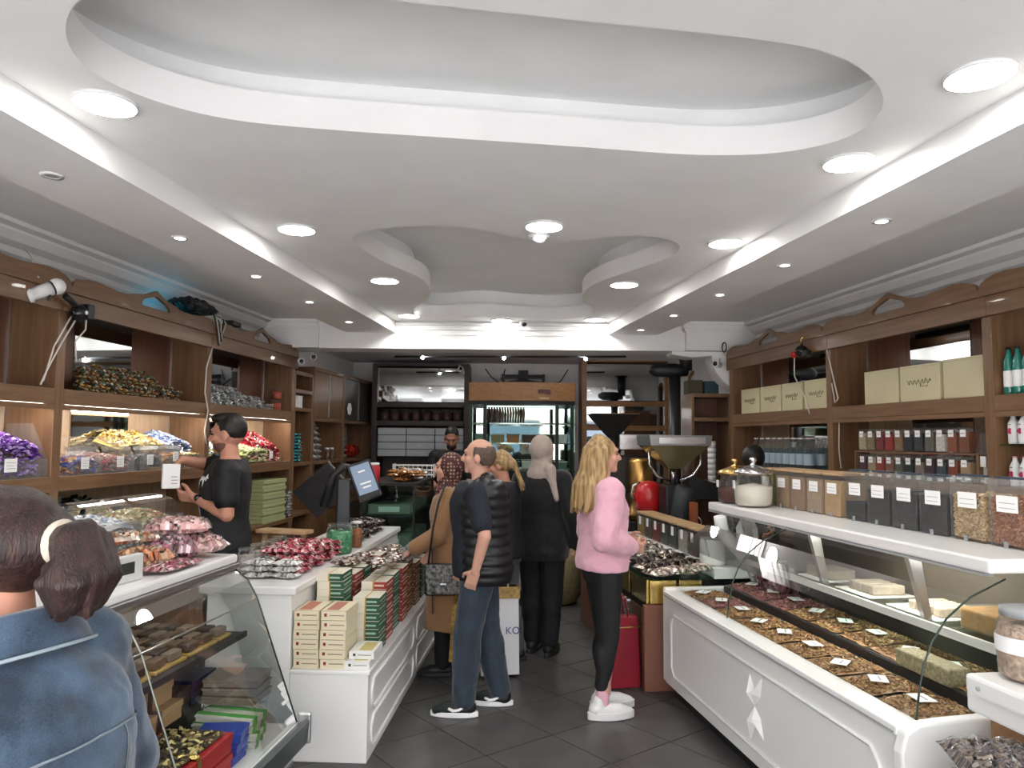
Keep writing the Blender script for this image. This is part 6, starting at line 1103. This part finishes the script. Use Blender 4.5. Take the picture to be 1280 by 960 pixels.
mb = MB(); p.hball(mb, (0, -.030, 1.610), (.102, .104, .110)); p.hball(mb, (0, -.035, 1.55), (.100, .078, .09)); loft(mb, [(0, -.01, 1.36, .125, .11), (0, -.005, 1.42, .12, .115), (0, -.01, 1.46, .09, .095), (0, -.02, 1.52, .07, .07)]); p.part('headscarf', mb, 'scarf_pattern', .007, 4, .012, .06)
ob('coat_opening_shade', p.fin(MB().box(-.225, .115, .50, -.210, .125, 1.2)), mid('coat_shadow', '4a3626', .8), p.root)  # dark strip paints the shade along the coat's front opening
t = thing('handbag', 'small black and white patterned crossbody bag on the tan coat', 'handbag', (-.455, 5.155, .60), R(2)); ob('bag_body', MB().box(-.115, -.035, 0, .115, .02, .20), mid('bag_pattern', '8a8a88', .6, col2=rgb('1c1c1e'), scale=45), t, bevel=.018); ob('flap', MB().box(-.117, -.041, .085, .117, -.0355, .203), 'bag_pattern', t, bevel=.002); ob('clasp', MB().box(-.02, -.047, .07, .02, -.0415, .082), 'chrome', t); ob('edge_trim', MB().tube([(-.117, -.008, .0), (-.117, -.008, .20), (.117, -.008, .20), (.117, -.008, .0), (-.117, -.008, 0)], .010, 6), 'black', t)
ob('strap', MB().tube([(-.105, .0, .20), (-.075, -.035, .45), (-.04, -.025, .62), (.0, .08, .74)], .008, 6), 'black', t)
# ---- 5 blond woman behind the bald man
mat('dark_jacket', rgb('14171e'), .7)
p = Person('woman with tied blond hair in dark jacket behind the bald man', (-.045, 5.68, 0), R(78), 1.565, 'skin', .04, 0, R(-14), {-1: (-.08, .06), 1: (.085, -.06)}, {-1: ((-.22, .0, 1.09), (-.16, .16, .98)), 1: ((.22, 0, 1.10), (.16, .14, .98))}, True)
p.body(.6); mb = MB(); loft(mb, tr(.035, .84, 1.45)); p.sleeves(mb, .026, 1.9); p.part('jacket', mb, 'dark_jacket', .010, 5, .015); p.trousers('trousers', mid('grey_trouser', '55565c', .8), .02, .03, .93); p.shoes('shoe_black', 'sole_dark', .012)
mb = MB(); p.hball(mb, (0, -.024, 1.612), (.086, .098, .098)); rnd = random.Random(5)
for i in range(16):
    a = 2 * PI * i / 16; A = p.HM @ Vector((math.cos(a) * .075, -.02 - .03 * abs(math.sin(a)), 1.62 + .07 * math.sin(a))); B = p.HM @ Vector((math.cos(a) * .03, -.125, 1.56 + .03 * math.sin(a))); C = Vector((math.cos(a) * .035, -.17 + rnd.uniform(-.015, .015), 1.40 + rnd.uniform(-.03, .03))); cap(mb, A, .022, B, .018, 7); cap(mb, B, .016, C, .006, 7)
p.part('tied_hair', mb, 'blond', .0065, 2)
# ---- 6 shop assistant in black tee
p = Person('shop assistant in black tee shirt filling a white paper packet', (-1.79, 4.72, 0), R(105), 1.79, 'skin', .0, R(-14), R(-4), None, {-1: ((-.245, -.03, 1.13), (-.06, .165, 1.215)), 1: ((.225, .15, 1.40), (.06, .26, 1.43))})
p.body(.8, {-1: Vector((.35, .95, .10)), 1: Vector((-.25, .55, -.75))}, {-1: Vector((.75, -.2, .5)), 1: Vector((-.3, -.6, -.5))})
mb = MB(); loft(mb, tr(.025, .84, 1.44, .03)); p.sleeves(mb, .024, .62); tee = p.part('tee_shirt', mb, 'black_knit', .009, 4, .016, .10); p.trousers('trousers', 'black_trouser', .02, .03, .93); p.shoes('shoe_black', 'sole_dark', .012)
mb = MB(); p.hball(mb, (0, -.026, 1.622), (.083, .094, .095)); p.hball(mb, (0, .02, 1.685), (.066, .075, .034)); hr = p.part('hair', mb, mid('hair_black', '15110f', .5), .0065, 2); 
mb = MB(); p.hball(mb, (0, .026, 1.526), (.061, .062, .052)); p.part('stubble', mb, mid('stubble', '6a4a3e', .8), .006, 2)
for i, sd in enumerate((-1, 1)): p.raw('eyebrow', p.hball(MB(), (sd * .031, .089, 1.612), (.018, .0045, .0032)), 'hair_black')
S, E, W = p.arms[-1]; A = E.lerp(W, .80); B = E.lerp(W, .90); mb = MB(); cap(mb, A, .026, B, .026); wt = p.part('watch_strap', mb, 'black', .006, 1); p.raw('watch_face', MB().ball((B.x - .028, B.y, B.z + .01), (.010, .022, .022)), 'black_gloss')
def deco(name, fn, m):
    mb = MB(); fn(mb); o = p.raw(name, mb, m, tee); conform(o, tee); return o
def script_a(mb):
    w = [(i / 22, .018 * math.sin(i * 1.6) + .012 * math.sin(i * .7)) for i in range(23)]; mb.tube([(-.165 + .13 * a, .09 + .035 * a, 1.30 - .07 * (1 - a) * 0 + b + .03 * (1 - a)) for a, b in w], .0065, 5)
deco('script_print', script_a, 'paper')
def patch(x0, x1, z0, z1):
    def f(mb):
        n = 6; vs = [(x0 + (x1 - x0) * i / n, .14, z0 + (z1 - z0) * j / n) for j in range(n + 1) for i in range(n + 1)]; mb.add(vs, [(j * 7 + i, j * 7 + i + 1, j * 7 + i + 8, j * 7 + i + 7) for j in range(n) for i in range(n)])
    return f
deco('blue_print', patch(-.10, .06, 1.10, 1.25), mid('tee_blue', '35508a', .7)); deco('white_print', patch(-.07, -.03, 1.07, 1.19), 'paper'); deco('grey_print', patch(.0, .04, 1.07, 1.17), 'lacquer_dim')
t = thing('paper_packet', 'white paper packet held by the shop assistant', 'packet', (-2.09, 4.60, 1.335), R(30)); ob('packet_body', MB().box(-.05, -.028, 0, .05, .028, .15), 'paper', t, bevel=.006)
for q in range(3): ob('print_line', MB().box(-.0, -.0290, .03 + q * .02, .035, -.0283, .034 + q * .02), mid('pale_ink', '8a7a80'), t)
# ---- 7 bearded man at the back
p = Person('bearded man in black looking down behind the snack counter', (-.70, 8.75, 0), R(175), 1.80, 'skin_tan', -.02, R(5), R(-28), None, {-1: ((-.24, .06, 1.12), (-.10, .24, 1.02)), 1: ((.24, .06, 1.12), (.10, .24, 1.02))})
p.body(.6); mb = MB(); loft(mb, tr(.028, .84, 1.44)); p.sleeves(mb, .024, .85); p.part('shirt', mb, 'black_knit', .010, 5, .01); p.trousers('trousers', 'black_trouser', .02, .03, .93); p.shoes('shoe_black', 'sole_dark', .012)
mb = MB(); p.hball(mb, (0, -.024, 1.622), (.080, .098, .092)); p.part('hair', mb, 'hair_black', .0066, 2); mb = MB(); p.hball(mb, (0, .045, 1.508), (.056, .055, .042)); p.part('beard', mb, 'hair_black', .0066, 2)
for sd in (-1, 1): p.raw('eyebrow', p.hball(MB(), (sd * .031, .089, 1.612), (.018, .0045, .0035)), 'hair_black')
# ---- 8 dark haired person behind the right case
p = Person('dark haired person bending behind the clear bins', (2.03, 6.24, 0), R(170), 1.62, 'skin', .06, R(-20), R(-40), None, {-1: ((-.2, .02, 1.10), (-.12, .18, 1.0)), 1: ((.2, .02, 1.1), (.12, .18, 1.0))}, True)
p.body(.6); mb = MB(); loft(mb, tr(.03, .84, 1.44)); p.sleeves(mb, .026, 1.9); p.part('jumper', mb, 'black_coat', .010, 5, .01); p.trousers('trousers', 'black_trouser', .02, .03, .93); p.shoes('shoe_black', 'sole_dark', .012)
mb = MB(); p.hball(mb, (0, -.015, 1.625), (.098, .112, .105)); p.hball(mb, (.03, -.07, 1.56), (.085, .07, .10)); p.part('hair', mb, 'hair_black', .0066, 3)
# ---- 9 woman in denim jacket close to the camera
def denim():
    m = mat('denim_blue', rgb('4a6885'), .85, sheen=.3); nt = m.node_tree; b = nt.nodes['Principled BSDF']; tc = nn(nt, 'ShaderNodeTexCoord'); n1 = nn(nt, 'ShaderNodeTexNoise'); n1.inputs['Scale'].default_value = 10; n1.inputs['Detail'].default_value = 6; n2 = nn(nt, 'ShaderNodeTexNoise'); n2.inputs['Scale'].default_value = 320
    cr = nn(nt, 'ShaderNodeValToRGB'); cr.color_ramp.elements[0].position = .46; cr.color_ramp.elements[1].position = .78; cr.color_ramp.elements[0].color = (*rgb('1c2a3a'), 1); cr.color_ramp.elements[1].color = (*rgb('455a70'), 1); mx = nn(nt, 'ShaderNodeMath', operation='MULTIPLY_ADD'); mx.inputs[1].default_value = .25; nt.links.new(tc.outputs['Object'], n1.inputs[0]); nt.links.new(tc.outputs['Object'], n2.inputs[0]); nt.links.new(n2.outputs[0], mx.inputs[0]); nt.links.new(n1.outputs[0], mx.inputs[2]); nt.links.new(mx.outputs[0], cr.inputs[0]); nt.links.new(cr.outputs[0], b.inputs['Base Color'])
    bp = nn(nt, 'ShaderNodeBump'); bp.inputs['Strength'].default_value = .25; bp.inputs['Distance'].default_value = .003; nt.links.new(n2.outputs[0], bp.inputs['Height']); nt.links.new(bp.outputs[0], b.inputs['Normal'])
denim(); mid('stitch', '7d8890', .8); mat('auburn', rgb('3d2823'), .4, col2=rgb('241715'), scale=10, stretch=(5, 5, .6), bump=.5, bscale=60)
p = Person('woman in blue denim jacket with dark ponytail and beige hair tie', (-.85, 1.28, 0), R(70), 1.555, 'skin', .03, R(6), R(2), None, {-1: ((-.25, -.01, 1.12), (-.22, .16, .95)), 1: ((.25, -.01, 1.12), (.22, .16, .95))}, True)
p.body(.6)
mb = MB(); loft(mb, [(0, -.02, .82, .225, .18), (0, -.02, .95, .228, .185), (0, -.025, 1.10, .225, .185), (0, -.035, 1.22, .222, .178), (0, -.045, 1.31, .205, .155), (0, -.035, 1.37, .17, .115), (0, -.025, 1.42, .11, .08)]); p.sleeves(mb, .042, 1.9); jk = p.part('denim_jacket', mb, 'denim_blue', .009, 7, .034, .13)
mb = MB(); pts = [(.105 * math.cos(a), -.03 + .09 * math.sin(a), 1.455 + .03 * math.sin(a)) for a in [R(30 - 240 * i / 14) for i in range(15)]]
for a, b in zip(pts, pts[1:]): cap(mb, a, .020, b, .020, 8); cap(mb, (a[0] * 1.12, a[1] * 1.12 - .01, a[2] - .035), .014, (b[0] * 1.12, b[1] * 1.12 - .01, b[2] - .035), .014, 8)
mb = MB().lathe([(.078, 1.425), (.092, 1.475), (.104, 1.468), (.135, 1.395), (.122, 1.392), (.095, 1.44), (.078, 1.425)], 40, cap=False); mb.v = [(x * 1.05, y * .98 - .03, z + .028 * (-y / .1)) for x, y, z in mb.v]; p.raw('collar_fold', mb, 'denim_blue')
mb = MB().tube([(1.05 * .137 * math.cos(a), .98 * .137 * math.sin(a) - .03, 1.398 - .028 * math.sin(a) * 1.3) for a in [2 * PI * i / 40 for i in range(41)]], .0035, 6); p.raw('collar_stitch', mb, mid('stitch_pale', '8a969e', .8))
def seam(name, pts, r=.0035):
    P = []; pts = [Vector(q) for q in pts]
    for a, b in zip(pts, pts[1:]): P += [a.lerp(b, i / 8) for i in range(8)]
    P.append(pts[-1]); mb = MB().tube(P, r, 6); o = p.raw(name, mb, 'stitch', jk)
    me = o.data; cs = []
    for v in me.vertices:
        ok, q, n, i = jk.closest_point_on_mesh(v.co)
        c = v.co.copy(); v.co = q + n * (.0012 + .0022 * ((v.index % 6) in (0, 1, 2)))
seam('yoke_seam', [(-.22, -.10, 1.235), (-.12, -.2, 1.26), (.1, -.2, 1.27), (.21, -.14, 1.26)], .003)
seam('back_seam', [(-.12, -.2, 1.27), (-.09, -.2, 1.1), (-.07, -.2, .85)], .0028); seam('back_seam', [(.12, -.2, 1.27), (.09, -.2, 1.1), (.07, -.2, .85)], .004)
seam('armhole_seam', [(-.17, .02, 1.43), (-.24, -.03, 1.36), (-.235, -.1, 1.26), (-.215, -.09, 1.16)], .004); seam('side_seam', [(-.21, -.1, 1.24), (-.25, -.05, 1.05), (-.25, -.05, .85)], .004)
p.trousers('trousers', 'black_trouser', .02, .03, .93); p.shoes('shoe_black', 'sole_dark', .012)
mb = MB(); p.hball(mb, (0, -.020, 1.612), (.088, .103, .101)); rnd = random.Random(9)
for i in range(26):
    a = 2 * PI * i / 26; A = p.HM @ Vector((math.cos(a) * .083, .02 + .03 * math.sin(a), 1.615 + .09 * math.sin(a))); B = p.HM @ Vector((math.cos(a) * .075, -.085, 1.61 + .055 * math.sin(a))); C = p.HM @ Vector((math.cos(a) * .02, -.128, 1.615 + .018 * math.sin(a))); cap(mb, A, .012, B, .014, 7); cap(mb, B, .014, C, .012, 7)
p.part('hair', mb, 'auburn', .0055, 2)
mb = MB()
for i in range(34):
    a = 2 * PI * i / 34; q = rnd.uniform(.4, 1); A = p.HM @ Vector((math.cos(a) * .02, -.13, 1.615 + .02 * math.sin(a))); B = p.HM @ Vector((math.cos(a) * .055 * q, -.185 + .01 * math.sin(a), 1.60 + .055 * math.sin(a) * q)); C = Vector((math.cos(a) * .068 * q, -.20 - .040 * math.sin(a) * q, 1.56 + rnd.uniform(-.01, .01))); D = Vector((math.cos(a) * .05 * q, -.195 - .035 * math.sin(a) * q, 1.505 + rnd.uniform(-.02, .012)))
    for u, v, ra, rb in ((A, B, .013, .016), (B, C, .016, .016), (C, D, .015, .006)): cap(mb, u, ra, v, rb, 7)
p.part('ponytail', mb, 'auburn', .0055, 2)
mb = MB().tube([p.HM @ Vector((math.cos(a) * .031, -.132, 1.615 + .031 * math.sin(a))) for a in [2 * PI * i / 20 for i in range(21)]], .012, 8); p.raw('hair_tie', mb, mid('beige_tie', 'cfc3b2', .7))
